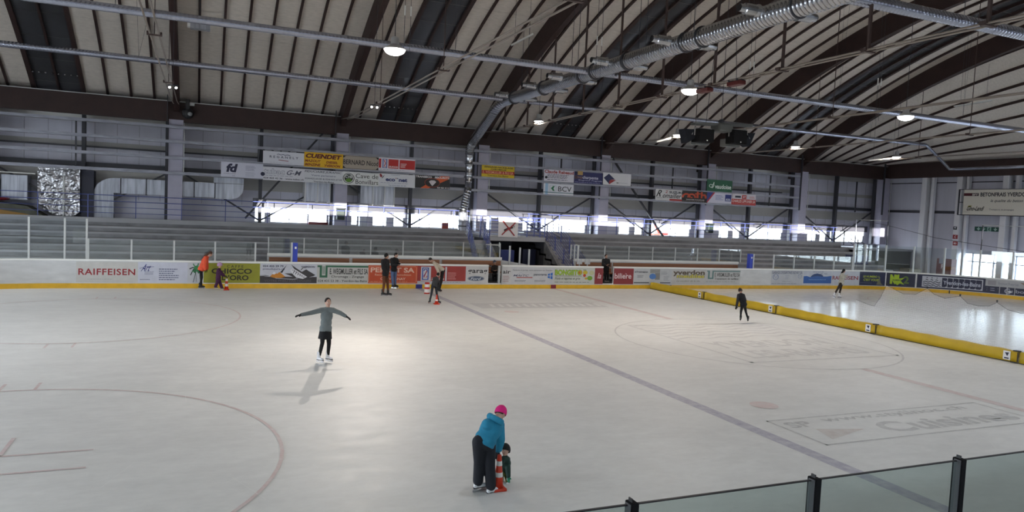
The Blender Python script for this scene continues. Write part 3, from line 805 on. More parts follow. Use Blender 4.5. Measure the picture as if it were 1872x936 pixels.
# gallery balcony over the entry
e = empty('railing', (0, 20.0, 2.45), 'blue balcony railing above the dark entry', 'railing')
for z in (3.6, 3.38, 3.18, 2.98, 2.78, 2.58):
    mb = MB(); mb.tube([(-1.75, 23.0, z), (-1.75, 20.0, z), (1.75, 20.0, z), (1.75, 23.0, z)], .02, 6); mb.build('rail', M_blue, e)
for x, y in ((-1.75, 20), (-.5, 20), (.6, 20), (1.45, 20), (1.75, 20), (-1.75, 21.5), (1.75, 21.5)):
    mb = MB(); mb.box((x-.03, y-.03, 2.3), (x+.03, y+.03, 3.62)); mb.build('post', M_blue, e)
for side, lab in ((-1, 'blue stair railing going down left of the dark entry'), (1, 'blue stair railing going down right of the dark entry')):
    e = empty('stair_railing', (side*2, 18.5, .5), lab, 'railing')
    for xo in (0, .95):
        x = side*(1.8+xo)
        for k in range(6):
            h = 1.0-.18*k; mb = MB(); mb.tube([(x, 21.2, 2.45+h), (x+side*.2, 20.2, 2.2+h), (x+side*.55, 17.6, .35+h), (x+side*.6, 17.2, .2+h)], .018, 6); mb.build('rail', M_blue, e)
        for t in (0, .33, .66, 1):
            y = 20.2-2.8*t; z = 2.2-1.95*t; mb = MB(); mb.box((x+side*(.2+.37*t)-.025, y-.025, z), (x+side*(.2+.37*t)+.025, y+.025, z+1.02)); mb.build('post', M_blue, e)
    mb = MB()
    for k in range(9): mb.box((side*1.95, 20.2-.33*k-.33, 0), (side*2.75, 20.2-.33*k, 2.2-.23*k))
    tag(mb.build('stairs', M_conc), 'concrete steps going down '+('left' if side < 0 else 'right')+' of the dark entry', 'stairs')
# end gallery stair railing at the right end of the stand
e = empty('stair_railing', (29.5, 23, 1.2), 'dark stair railing going down at the right end of the gallery', 'railing')
for h in (1.0, .7, .4):
    mb = MB(); mb.tube([(28.6, 23.1, 2.6+h), (29.0, 23.1, 2.6+h), (32.0, 23.1, 1.3+h)], .025, 6); mb.build('rail', M_dark, e)
for t in (0, .5, 1):
    mb = MB(); mb.box((29+3*t-.03, 23.07, 2.5-1.3*t), (29+3*t+.03, 23.13, 3.6-1.3*t)); mb.build('post', M_dark, e)
# things in the passage
mb = MB(); mb.box((-1.55, 18.6, 0), (-.75, 19.0, 1.75)); tag(mb.build('blue_partition', cmat('16245E')), 'blue partition standing at the left in the dark entry', 'partition')
mb = MB(); mb.box((.75, 20.8, 0), (1.6, 21.2, 1.7)); tag(mb.build('blue_cabinet', cmat('10163A')), 'dark blue cabinet at the back right of the dark entry', 'cabinet')

# ---- banner with a red cross on the balcony
e = empty('banner', (-.55, 19.85, 2.4), 'white banner with a dark shape crossed out in red on the balcony railing', 'banner')
tl = at(912, 396, 1, 19.88); br = at(946, 434, 1, 19.88)
mb = MB(); nx_, nz_ = 14, 14
for j in range(nz_+1):
    for i in range(nx_+1):
        u, v = i/nx_, j/nz_
        sag = .05*math.sin(PI*u)*(1-v)**2
        mb.v.append((tl.x+(br.x-tl.x)*u, 19.88+.025*math.sin(u*9+v*3)*(1-v)-.01, tl.z-.0+(br.z-tl.z)*v-sag))
for j in range(nz_):
    for i in range(nx_): a = j*(nx_+1)+i; mb.f.append((a, a+nx_+1, a+nx_+2, a+1))
mb.build('cloth', mat('banner_white', (.62, .60, .60), .8), e, smooth=True)
BW, BH = 34, 38
bfn = lambda u, v, l: (tl.x+(br.x-tl.x)*u, 19.86-.02-.004*l, tl.z+(br.z-tl.z)*v)
put_art(e, [('p', '2A1C1E', [(9, 24), (14, 21), (20, 19), (24, 17), (25, 21), (20, 22), (16, 25), (10, 27)]), ('l', '2A1C1E', [(22, 18), (26, 15), (27, 19)], 1.2),
            ('l', '8E1A1A', [(7, 8), (14, 17), (21, 26), (28, 35)], 2.2), ('l', '8E1A1A', [(29, 10), (20, 20), (12, 27), (6, 34)], 2.0)], BW, BH, bfn)

# ---- air ducts on the far wall
e = empty('air_duct', (-18, 24.8, 3.8), 'rectangular galvanised air duct with a rounded elbow behind the left column', 'air duct')
mb = MB(); mb.box((-22.15, 24.55, 2.62), (-21.25, 25.2, 3.95)); mb.build('riser', M_galv, e)
mb = MB(); pts = [(-22.15, 3.95)]+[(-21.2-.95*math.cos(a), 3.95+.78*math.sin(a)) for a in [PI/2*i/8 for i in range(1, 9)]]+[(-20.95, 4.73), (-20.95, 3.95)]
mb.poly([(x, 24.55, z) for x, z in pts], (0, .65, 0)); mb.build('elbow', M_galv, e)
for xa, xb in ((-20.9, -19.75), (-19.7, -18.0), (-17.95, -17.4), (-17.35, -16.35)):
    mb = MB(); mb.box((xa, 24.55, 3.93), (xb, 25.2, 4.74)); mb.build('duct_section', M_galv, e)
    mb = MB(); mb.box((xb, 24.52, 3.90), (xb+.05, 25.22, 4.77)); mb.build('flange', M_dark, e)
mb = MB(); pts = [(-16.3, 4.74), (-14.85, 4.74), (-14.85, 4.5)]+[(-15.55+.7*math.cos(a), 4.5-.62*math.sin(a)) for a in [PI/2*i/8 for i in range(1, 9)]]+[(-16.3, 3.88)]
mb.poly([(x, 24.5, z) for x, z in pts], (0, .7, 0)); mb.build('end_hood', M_galv, e)
mb = MB(); mb.box((-16.4, 24.5, 4.76), (-14.85, 25.2, 5.06)); mb.build('top_box', M_galv, e)
e = empty('air_duct', (-23.6, 24.5, 2.7), 'upright duct wrapped in crumpled silver foil', 'air duct')
mb = MB(); mb.poly([(-24.6, 24.2, 5.12), (-22.75, 24.2, 5.12), (-22.75, 24.2, 2.9), (-23.0, 24.2, 2.66), (-24.05, 24.2, 2.66), (-24.6, 24.2, 3.25)], (0, .9, 0)); mb.build('foil_wrap', M_foil, e)
mb = MB(); mb.box((-23.5, 24.12, 2.62), (-23.42, 24.19, 4.7)); mb.build('strut', M_post, e)
mb = MB(); mb.box((-22.72, 24.4, 2.62), (-22.15, 25.2, 5.05)); tag(mb.build('dark_panel', cmat('1A1C30')), 'dark panel between the foil duct and the elbow duct', 'panel')
e = empty('air_unit', (-26.5, 24.6, 3.6), 'grey shiny air handling box at the far left of the gallery', 'air unit')
for xa, xb in ((-29.5, -27.4), (-27.35, -26.2), (-26.15, -25.05)):
    mb = MB(); mb.box((xa, 24.3, 3.4), (xb, 25.2, 4.62)); mb.build('casing', M_galv, e)
mb = MB(); mb.tube([(-30, 24.2, 4.78), (-24.7, 24.2, 4.72)], .035, 6); mb.build('pipe', M_cap, e)
# covered machine at far left of the gallery
e = empty('covered_machine', (-26, 23.8, 2.62), 'machine under an olive tarp with yellow lower side at the left end of the gallery', 'machine')
mb = MB(); mb.poly([(-31, 23.4, 3.35), (-26.8, 23.4, 3.35), (-24.9, 23.4, 3.1), (-24.2, 23.4, 2.64), (-31, 23.4, 2.64)], (0, 1.3, 0)); mb.build('tarp', mat('tarp', (.07, .07, .05), .7, noise=.3, nscale=3, bump=.6, bscale=4), e)
mb = MB(); mb.poly([(-31, 23.35, 3.0), (-26.4, 23.35, 2.95), (-24.9, 23.35, 2.72), (-24.7, 23.35, 2.64), (-31, 23.35, 2.64)], (0, .05, 0)); mb.build('yellow_side', cmat('8A6310'), e)
mb = MB(); mb.ell((-26.2, 23.7, 3.42), (.55, .3, .1), 10, 6); mb.build('red_roll', cmat('6E1720'), e)
e = empty('air_duct', (-10.8, 24.8, 3.9), 'upright galvanised duct with seams left of the second column', 'air duct')
for xa, xb in ((-11.5, -10.85), (-10.8, -10.15)):
    mb = MB(); mb.box((xa, 24.35, 3.98), (xb, 25.2, 5.25)); mb.build('duct_section', M_galv, e)
for x in (-11.53, -10.83, -10.14):
    mb = MB(); mb.box((x-.03, 24.3, 3.95), (x+.04, 25.2, 5.28)); mb.build('flange', M_post, e)
e = empty('air_duct', (-7.4, 24.8, 3.9), 'pair of upright galvanised ducts right of the second column', 'air duct')
for xa, xb, z in ((-8.35, -7.65, 3.98), (-7.6, -6.95, 3.95), (-6.9, -6.35, 3.9)):
    mb = MB(); mb.box((xa, 24.35, z), (xb, 25.2, 5.25)); mb.build('duct_section', M_galv, e)
for x in (-7.62, -6.92, -6.33):
    mb = MB(); mb.box((x-.03, 24.3, 3.9), (x+.03, 25.2, 5.28)); mb.build('flange', M_post, e)
mb = MB(); mb.box((-8.35, 24.3, 2.62), (-7.9, 24.7, 3.9)); tag(mb.build('service_post', M_galv), 'grey upright service post below the twin ducts', 'post')
# green boxes hung on columns
for px, lab in ((622, 'dark green box hung on the second column'), (1296, 'dark green box hung on the fifth column')):
    p = at(px, 391 if px < 700 else 417, 1, 23.55)
    e = empty('hanging_box', (p.x, 23.5, p.z-.4), lab, 'box')
    mb = MB(); mb.box((p.x-.22, 23.3, p.z-.34), (p.x+.22, 23.68, p.z+.26)); mb.build('body', cmat('1B2A22'), e, bevel=.04)
    mb = MB(); mb.box((p.x-.25, 23.26, p.z+.26), (p.x+.25, 23.7, p.z+.34)); mb.build('lid', cmat('10161A'), e, bevel=.02)
mb = MB(); mb.box((-3.5, 23.5, 2.68), (-3.1, 23.7, 3.05)); tag(mb.build('red_box', cmat('8C4038')), 'small red box on the gallery beside the vertical duct', 'box')
mb = MB(); mb.box((-11.2, 25.0, 2.6), (-10.1, 25.2, 2.78)); tag(mb.build('red_plank', cmat('6E3030')), 'dark red plank on the sill left of the second column', 'plank')

# ---- orange boom lift outside
e = empty('boom_lift', (13.5, 28.5, 1.5), 'orange boom lift outside the windows', 'lift')
P = lambda x, y: at(x, y, 1, 27.5)
a, b, c, d = P(1171, 429), P(1196, 433), P(1180, 415), P(1189, 431)
mb = MB(); mb.box((a.x, 27.2, a.z-.3), (b.x+.5, 28.2, a.z+.12)); mb.build('chassis', cmat('C2451C'), e, bevel=.05)
mb = MB(); mb.bar(c, d, .14); mb.bar(P(1190, 396), P(1209, 432), .16); mb.build('boom', cmat('C2451C'), e)
mb = MB(); mb.box((P(1204, 428).x, 27.2, P(1204, 428).z-.15), (P(1217, 428).x, 28.0, P(1204, 428).z+.1)); mb.build('turret', cmat('8A3018'), e)
mb = MB()
for x in (a.x+.3, b.x+.1): mb.tube([(x, 27.15, 2.42), (x, 27.35, 2.42)], .22, 14)
mb.build('wheels', M_black, e)

# ---- spiral duct over the ice
DX, DZ = -2.0, 9.88
e = empty('spiral_duct', (DX, 10, DZ), 'large spiral air duct with side nozzles running out over the ice', 'air duct')
def spiral(pts, r0, r1=None, step=.30, lip=.012):
    pts = [Vector(p) for p in pts]; out = []; rs = []; r1 = r1 or r0
    L = sum((b-a).length for a, b in zip(pts, pts[1:])); acc = 0
    for a, b in zip(pts, pts[1:]):
        l = (b-a).length; n_ = max(1, int(l/step))
        for i in range(n_):
            for f_, dr in ((0, 0), (.80, 0), (.87, lip), (.93, lip)):
                t = (i+f_)/n_; out.append(a.lerp(b, t)); rs.append(r0+(r1-r0)*(acc+l*t)/L+dr)
        acc += l
    out.append(pts[-1]); rs.append(r1)
    return out, rs
def arc_pts(a, b, c, r, n=6):
    "round the corner a-b-c"
    a, b, c = map(Vector, (a, b, c)); p = b+(a-b).normalized()*r; q = b+(c-b).normalized()*r
    return [p.lerp(b, t).lerp(b.lerp(q, t), t) for t in [i/n for i in range(n+1)]]
k1 = arc_pts((DX, 23.3, 6), (DX, 23.3, 7.75), (DX, 19.0, 9.85), .5); k2 = arc_pts((DX, 23.3, 7.75), (DX, 18.6, DZ), (DX, 5, DZ), .9)
pt, rs = spiral(k1+k2+[Vector((DX, 4, DZ)), Vector((DX, -14, DZ))], .27, .33, .15, .007)
mb = MB(); mb.tube(pt, rs, 24); mb.build('duct_pipe', M_spiral, e, smooth=True)
for y in (16.6, 13.0, 9.1, 8.0, 5.5, 1.8, .9, -3.3, -8):
    mb = MB(); mb.tube([(DX, y-.03, DZ), (DX, y+.03, DZ)], .355, 24); mb.build('joint_band', M_dark, e, smooth=True)
for i, y in enumerate((16.9, 13.4, 10.6, 6.6, 2.4, -2.0, -6.5)):
    for sd in (-1, 1):
        z = DZ+.12 if sd < 0 else DZ-.1; yy = y if sd < 0 else y-.9
        x1 = DX+sd*.30; x2 = DX+sd*.78; x3 = DX+sd*.98
        mb = MB(); mb.tube([(x1, yy, z), (x1+sd*.12, yy, z), (x2, yy, z), (x2+sd*.02, yy, z), (x3, yy, z)], [.19, .16, .16, .12, .11], 14); nz = mb.build('nozzle', M_spiral, e, smooth=False)
        mb = MB(); mb.tube([(x3-sd*.01, yy, z), (x3+sd*.02, yy, z)], .105, 12); mb.build('nozzle_mouth', M_black, nz)
for y in (15.5, 10, 4.6, -1, -7):
    mb = MB(); mb.tube([(DX-.1, y, DZ+.3), (DX-.1, y, roof_z(DX, y))], .012, 5); mb.tube([(DX+.2, y, DZ+.3), (DX+.2, y, roof_z(DX, y))], .012, 5); mb.build('suspension_wire', M_dark, e)
# vertical drop
e = empty('spiral_duct', (DX, 23.3, 2.7), 'vertical spiral duct beside the third column down to the gallery', 'air duct')
pt, rs = spiral([(DX, 23.3, 5.15), (DX, 23.3, 7.75)], .20, .24, .45, .02); mb = MB(); mb.tube(pt, rs, 18); mb.build('upper_pipe', M_spiral, e, smooth=True)
pt, rs = spiral([(DX, 23.3, 5.2), (DX-.05, 23.25, 5.0), (DX-.35, 23.1, 3.75)], .22, .24, .16, .012); mb = MB(); mb.tube(pt, rs, 18); mb.build('flexible_pipe', M_spiral, e, smooth=True)
pt, rs = spiral([(DX-.35, 23.1, 3.75), (DX-.35, 23.1, 2.62)], .26, .26, .25, .012); mb = MB(); mb.tube(pt, rs, 18); mb.build('lower_pipe', M_galv, e, smooth=True)
for z in (5.9, 6.7, 3.75, 2.9):
    mb = MB(); x = DX if z > 5 else DX-.35; y = 23.3 if z > 5 else 23.1; mb.tube([(x, y, z-.03), (x, y, z+.03)], .275, 18); mb.build('joint_band', M_dark, e)
# dark side strip of the roof arch beside the duct omitted: it is the arch itself
# ---- long pipes across the hall
def long_pipe(pts, r, label, hang=True):
    e = empty('hall_pipe', pts[0], label, 'pipe')
    pt, rs = spiral(pts, r, r, .13, .003); mb = MB(); mb.tube(pt, rs, 16); mb.build('pipe', M_spiral2, e, smooth=True)
    if hang:
        a, b = Vector(pts[0]), Vector(pts[1]); n_ = int((b-a).length/8.7)
        for k in range(n_):
            p = a.lerp(b, (k+.5)/n_)
            mb = MB(); mb.tube([p+Vector((0, 0, r)), (p.x-.12, p.y, roof_z(p.x, p.y))], .006, 4); mb.tube([p+Vector((0, 0, r)), (p.x+.5, p.y+.2, roof_z(p.x, p.y))], .006, 4); mb.build('suspension_wire', M_dark, e)
M_spiral2 = mat('spiral_pipe_steel', (.40, .42, .50), .27, metal=.9, noise=.10, nscale=5)
long_pipe([(-37, 8.18, 9.88), (DX-.3, 8.18, 9.88)], .14, 'long pipe left of the big duct, the nearer of two')
long_pipe([(DX+.3, 8.18, 9.88), (34.2, 8.18, 9.80)], .14, 'long pipe right of the big duct, the middle of three')
long_pipe([(-37, 17.6, 9.90), (DX-.3, 17.6, 9.90)], .135, 'long pipe left of the big duct, the farther of two')
e = long_pipe([(DX+.3, 17.6, 9.90), (30.0, 17.6, 9.98)], .12, 'long pipe right of the big duct, the farthest of three')
mb = MB(); mb.tube([(29.9, 17.6, 9.98)]+arc_pts((29.9, 17.6, 9.98), (30.2, 17.6, 9.98), (32.8, 17.6, 8.4), .2, 4)+[(32.8, 17.6, 8.42), (32.8, 17.0, 8.4), (32.8, 6, 8.4)], .105, 14)
tag(mb.build('bent_pipe', M_spiral2, smooth=True), 'pipe end bending down to the end wall beam', 'pipe')
long_pipe([(DX+.3, -4.6, 9.86), (34.2, -4.6, 9.8)], .17, 'long pipe right of the big duct, the nearest of three')

# ---- tie rods of the arches
names = ['far left', 'left', 'second', 'third', 'fourth', 'fifth', 'sixth']
HANG = [20.5, 17.3, 14.2, 11.0, 7.9, 4.7, 1.6, -1.6, -4.7, -7.9, -11.0, -14.2]
for i, x in enumerate(CX[:7]):
    if i == 0: continue
    e = empty('tie_rod', (x, 0, 8.55), 'twin steel tie rods under the roof arch of the %s column from the left' % ('first', 'second', 'third', 'fourth', 'fifth', 'sixth')[i-1], 'tie rod')
    mb = MB()
    for s in (-.12, .12): mb.tube([(x+s, 23.7, 8.75), (x+s, 20.5, 8.55), (x+s, -20.5, 8.55), (x+s, -24, 8.75)], .028, 6)
    mb.build('rods', M_rod, e)
    for y in (HANG if i == 3 else (14.2, 4.7, -4.7)):
        zt = roof_z(x, y)-1.1
        mb = MB(); hw = .035 if i == 3 else .012
        mb.box((x-hw, y-hw, 8.55), (x+hw, y+hw, zt)); mb.build('hanger', M_hang, e)
        mb = MB(); mb.box((x-.2, y-.06, 8.50), (x+.2, y+.06, 8.53)); mb.box((x-.2, y-.09, 8.53), (x-.15, y+.09, 8.60)); mb.box((x+.15, y-.09, 8.53), (x+.2, y+.09, 8.60)); mb.build('bracket', M_hang, e)
# ---- lamps
M_lampglass = mat('lamp_glass', (1, 1, 1), .3, emit=(1, .97, .93), es=14)
M_lampcool = mat('lamp_glass_cool', (1, 1, 1), .3, emit=(.9, .94, 1), es=14)
M_house = mat('lamp_housing', (.5, .5, .5), .35, metal=.6)
def lamp(x, y, z, power, colr, label, big=True, mesh=True, light=True):
    e = empty('ceiling_lamp', (x, y, z), label, 'lamp', 'high bay lamps')
    r = .33 if big else .27
    mb = MB(); mb.tube([(x, y, z+.42), (x, y, z+.38), (x, y, z+.2), (x, y, z+.06), (x, y, z+.04)], [.09, .12, .13, r, r+.01], 24); h = mb.build('housing', M_house, e, smooth=False)
    mb = MB(); N = 24
    hh = .18 if big else .05
    for j in range(7):
        ph = PI/2*j/6
        for k in range(N): t = 2*PI*k/N; mb.v.append((x+r*.96*math.cos(ph)*math.cos(t), y+r*.96*math.cos(ph)*math.sin(t), z+.05-hh*math.sin(ph)))
    for j in range(6):
        for k in range(N): k2 = (k+1) % N; mb.f.append((j*N+k, j*N+k2, (j+1)*N+k2, (j+1)*N+k))
    mb.build('diffuser', M_lampglass if colr == WARM else M_lampcool, e, smooth=True)
    mb = MB(); mb.tube([(x, y, z+.4), (x, y, roof_z(x, y))], .012, 5); mb.build('suspension_wire', M_dark, e)
    if light:
        l = bpy.data.lights.new('lamp_light', 'AREA'); l.shape = 'DISK'; l.size = .5; l.energy = power; l.color = colr
        o = bpy.data.objects.new('lamp_light', l); COL.objects.link(o); o.location = (x, y, z-.16 if big else z-.02); attach(o, e)
        o.visible_camera = False
    return e
lamp(-11.7, 2.93, 8.57, LAMP_W*1.05, WARM, 'brightest warm lamp, left one of the nearer row of three')
lamp(-.9, 2.93, 8.50, LAMP_W*1.2, WARM, 'warm lamp in the middle of the nearer row of three')
lamp(10.0, 2.93, 8.57, LAMP_W, COOL, 'cool white lamp, right one of the nearer row of three')
for x, lab in ((-.9, 'first'), (7.8, 'second'), (16.5, 'third'), (25.2, 'fourth')):
    lamp(x, 15.8, 8.62, LAMP_W*.55, WARM, 'small flat lamp in the far row, %s from the left of four' % lab, False)
# lamps of the grid outside the picture: light only where their housings are
for x, y, pw, c in ((-9.6, 15.8, .9, WARM), (-18.3, 15.8, .35, COOL), (-26, 13.0, .8, COOL), (-23, 2.93, .85, COOL), (-11.7, -10, .25, COOL), (-.9, -10, .32, COOL), (10, -10, .6, COOL), (22, 2.93, .7, COOL), (22, -10, .5, COOL), (-24, -10, .5, COOL)):
    if y == 15.8 and x > -20: continue
    l = bpy.data.lights.new('lamp_light', 'AREA'); l.shape = 'DISK'; l.size = .55; l.energy = LAMP_W*pw; l.color = c
    o = bpy.data.objects.new('lamp_light', l); COL.objects.link(o); o.location = (x, y, 8.5)
# twin projectors on the tie rods of the two left arches
for x, px, lab, pw in ((-9.6, (684.5, 196), 'pair of small bright projectors on the second arch tie rod', 3000.0), (-18.3, (316, 160), 'pair of small bright projectors on the first arch tie rod', 200.0)):
    p = at(px[0], px[1], 1, 14.3)
    e = empty('projector_pair', p, lab, 'projector')
    aim = (Vector((-14.0, -1.5, 0))-p).normalized()
    for s in (-.12, .12):
        c = p+Vector((s, 0, 0)); m = MB(); m.tube([c-aim*.16, c-aim*.06, c], [.03, .06, .075], 14); h = m.build('housing', M_dark, e)
        m = MB(); m.tube([c+aim*.002, c+aim*.008], .045, 14); m.build('lens', M_lampglass, h)
    m = MB(); m.bar(p+Vector((-.2, 0, .1)), p+Vector((.2, 0, .1)), .03); m.tube([p+Vector((0, 0, .1)), (p.x, p.y, roof_z(p.x, p.y)-1.0)], .01, 5); m.build('bracket', M_dark, e)
    l = bpy.data.lights.new('projector_light', 'SPOT'); l.energy = pw; l.spot_size = math.radians(25); l.spot_blend = .9; l.shadow_soft_size = .03; l.color = (1, .90, .80)
    o = bpy.data.objects.new('projector_light', l); COL.objects.link(o); o.location = p+aim*.05; o.rotation_euler = aim.to_track_quat('-Z', 'Y').to_euler(); attach(o, e)
for px, py, lab in ((1288, 164, 'left of two small red trolleys on the tie rods beside the middle lamp'), (1346, 151, 'right of two small red trolleys on the tie rods beside the middle lamp')):
    p = at(px, py, 0, -.9); e = empty('rod_trolley', p, lab, 'trolley')
    m = MB(); m.box((p.x-.14, p.y-.32, p.z-.10), (p.x+.14, p.y+.32, p.z+.04)); m.build('body', cmat('5A1A16'), e, bevel=.03)
    m = MB(); m.tube([(p.x-.16, p.y-.2, p.z+.06), (p.x+.16, p.y-.2, p.z+.06)], .04, 8); m.tube([(p.x-.16, p.y+.2, p.z+.06), (p.x+.16, p.y+.2, p.z+.06)], .04, 8); m.build('rollers', M_dark, e)
# fluorescent strip fixtures (unlit)
for (a, b, ax, v), lab in ((((1745, 194), (1813, 183), 1, 11), 'long unlit strip light under the right part of the roof'), (((1588, 293), (1640, 288), 1, 16.2), 'short unlit strip light near the end wall'), (((935, 82), (974, 62), 1, 12), 'pale strip light left of the big duct, under the third arch'), (((1200, 259), (1226, 252), 1, 16.2), 'pale strip light left of the loudspeaker cluster')):
    p, q = at(*a, ax, v), at(*b, ax, v); e = empty('strip_light', p, lab, 'strip light')
    mb = MB(); mb.bar(p, q, .12, .07); mb.build('housing', M_cap, e)
    mb = MB(); mb.bar(p-Vector((0, 0, .05)), q-Vector((0, 0, .05)), .05, .03); mb.build('tube', M_post, e)
    mb = MB()
    for t in (.15, .85): s = p.lerp(q, t); mb.tube([s, (s.x, s.y, roof_z(s.x, s.y))], .008, 4)
    mb.build('suspension_wire', M_dark, e)
# wire pairs; pale sleeves added to stand for glints on the wires
for px, py, lab in ((746, 20, 'first'), (1096, 75, 'second'), (1375, 120, 'third'), (1608, 150, 'fourth')):
    p = at(px, py, 1, 5); e = empty('wire_pair', p, 'pair of thin hanging wires with pale sleeves as glints, %s from the left' % lab, 'wires')
    for s in (-.1, .1):
        mb = MB(); mb.tube([(p.x+s, p.y, 8.7), (p.x+s, p.y, roof_z(p.x, p.y))], .009, 4); w_ = mb.build('wire', M_dark, e)
        mb = MB(); mb.tube([(p.x+s, p.y, p.z-.16), (p.x+s, p.y, p.z+.16)], .022, 8); mb.build('glint_sleeve', M_cap, w_)
# small speaker-like box on the roof at the left
p = at(365, 48, 1, 14); e = empty('roof_fan', p, 'small grey ventilator box hanging near the left roof arch', 'ventilator')
mb = MB(); mb.box((p.x-.35, p.y-.2, p.z-.14), (p.x+.4, p.y+.2, p.z+.14)); mb.build('body', M_galv, e); mb = MB(); mb.box((p.x-.46, p.y-.15, p.z-.08), (p.x-.35, p.y+.15, p.z+.1)); mb.build('outlet', M_cap, e)
mb = MB(); mb.tube([(p.x, p.y, p.z), (p.x, p.y, roof_z(p.x, p.y))], .012, 4); mb.build('suspension_wire', M_dark, e)
# plant at arch foot of the first column
p = at(343, 207, 1, 23.6); e = empty('winch', p, 'dark winch unit at the foot of the leftmost arch', 'winch')
mb = MB(); mb.ell(p, (.28, .2, .3), 12, 8); mb.box((p.x-.1, p.y-.2, p.z+.2), (p.x+.1, p.y, p.z+.7)); mb.build('body', M_black, e)
mb = MB(); mb.ell(p+Vector((.12, -.22, -.05)), (.12, .08, .1), 8, 6); mb.build('cap', M_greyp, e)
mb = MB(); q = at(351, 191, 1, 23.6); mb.box((q.x-.1, q.y-.1, q.z-.08), (q.x+.12, q.y, q.z+.06)); mb.build('small_box', M_post, e)

# ---- loudspeaker cluster
Y0 = 7.0
Q = lambda x, y, d=0: at(x, y, 1, Y0+d)
c0 = Q(1318, 235)
fr = empty('speaker_frame', (c0.x, Y0, c0.z), 'grey hanging frame carrying the loudspeaker cluster over centre ice', 'frame')
GF = mat('speaker_frame_grey', (.09, .095, .09), .6)
a, b = Q(1267, 226), Q(1372, 230)
mb = MB(); mb.bar(a, b, .35, .10); mb.bar(Q(1267, 227, .6), Q(1372, 231, .6), .2, .08); mb.build('cross_beam', GF, fr)
mb = MB(); a, b = Q(1309, 224), Q(1334, 243); mb.box((a.x, Y0-.25, b.z), (b.x, Y0+.4, a.z)); mb.build('center_box', GF, fr, bevel=.08)
a, b = Q(1322, 254, .5), Q(1347, 270, .5); mb = MB(); mb.box((a.x, Y0+.3, b.z), (b.x, Y0+.7, a.z)); mb.build('lower_plate', mat('speaker_grey2', (.13, .135, .13), .7), fr)
a, b = Q(1269, 250, .5), Q(1292, 266, .5); mb = MB(); mb.box((a.x, Y0+.35, b.z), (b.x, Y0+.7, a.z)); mb.build('lower_plate', mat('speaker_grey2', (.13, .135, .13), .7), fr)
mb = MB(); t = Q(1319, 222); mb.ell(t, (.14, .14, .1), 10, 6)
for dx in (-.9, 0, .9): mb.tube([(t.x+dx*.9, Y0, t.z-.1), (t.x+dx*.25, Y0, roof_z(t.x, Y0))], .012, 5)
mb.build('hanging_wires', M_dark, fr)
BK = mat('speaker_black', (.006, .006, .007), .9, spec=.15)
for (x0, y0, x1, y1, lab) in ((1278, 234, 1305, 261, 'black square loudspeaker facing the rink, left front of the cluster'), (1341, 236, 1365, 264, 'black square loudspeaker facing the rink, right front of the cluster')):
    a, b = Q(x0, y0, -.35), Q(x1, y1, -.35); e = empty('loudspeaker', ((a.x+b.x)/2, Y0, a.z), lab, 'loudspeaker', 'loudspeakers over centre ice')
    mb = MB(); mb.box((a.x, Y0-.35, b.z), (b.x, Y0+.15, a.z)); mb.build('cabinet', BK, e, bevel=.02)
    mb = MB(); mb.box((a.x+.04, Y0-.375, b.z+.04), (b.x-.04, Y0-.351, a.z-.04)); mb.build('grille', M_blackm, e)
    mb = MB(); mb.ell(((a.x+b.x)/2+.03, Y0-.38, b.z+.07), (.035, .01, .025), 8, 5); mb.build('badge', M_cap, e)
    mb = MB(); mb.bar((a.x-.03, Y0-.1, a.z+.02), (b.x+.03, Y0-.1, a.z+.04), .04); mb.bar((a.x-.03, Y0-.1, a.z+.02), (a.x-.03, Y0-.1, (a.z+b.z)/2), .04); mb.build('yoke', M_greyp, e)
for pts, lab, sd in ((((1252, 235), (1276, 237), (1275, 250), (1257, 261)), 'dark wedge loudspeaker at the left end of the cluster', -1), (((1370, 243), (1381, 243), (1370, 268), (1362, 262)), 'dark wedge loudspeaker at the right end of the cluster', 1)):
    e = empty('loudspeaker', Q(*pts[0]), lab, 'loudspeaker', 'loudspeakers over centre ice')
    v = [Q(x, y, -.1) for x, y in pts]; mb = MB(); mb.poly(list(reversed(v)), (0, .45, 0)); mb.build('cabinet', mat('speaker_dark_blue', (.012, .014, .02), .8, spec=.2), e)
    mb = MB(); c = sum(v, Vector())/4; mb.tube([c, (c.x-sd*.25, Y0, Q(1300, 228).z)], .02, 6); mb.build('yoke', M_greyp, e)

# ---- hanging advertising panels on the far rails
def wall_sign(x0, y0, x1, y1, W_, H_, bg, items, label, Y=23.36, frame=None):
    a = at(x0, y0, 1, Y); b = at(x1, y1, 1, Y)
    e = empty('advertising_panel', ((a.x+b.x)/2, Y, b.z), label, 'advertisement')
    mb = MB(); mb.box((a.x+.006, Y, b.z+.006), (b.x-.006, Y+.03, a.z-.006)); mb.build('panel', cmat(bg), e)
    put_art(e, items, W_, H_, lambda u, v, l: (a.x+(b.x-a.x)*u, Y-.004*l, a.z+(b.z-a.z)*v))
    return e
S_ = wall_sign
S_(404, 295, 481, 327, 76, 30, 'C9CAD8', [('t', '1B1F3F', 'fd', 8, 3, 30, 20, {'b': .05, 'sh': .2}), ('t', '7A7C90', 'CONSULTING', 5, 22, 26, 24), ('t', '7A7C90', 'SARL', 20, 26, 26, 28), ('lines', '8A8CA4', 44, 5, 64, 16, 4), ('lines', 'A6A8B8', 44, 18, 64, 28, 4), ('c', '1B1F3F', 75, 20, 4, 4)], 'white panel with large dark letters fd, leftmost of the hanging signs')
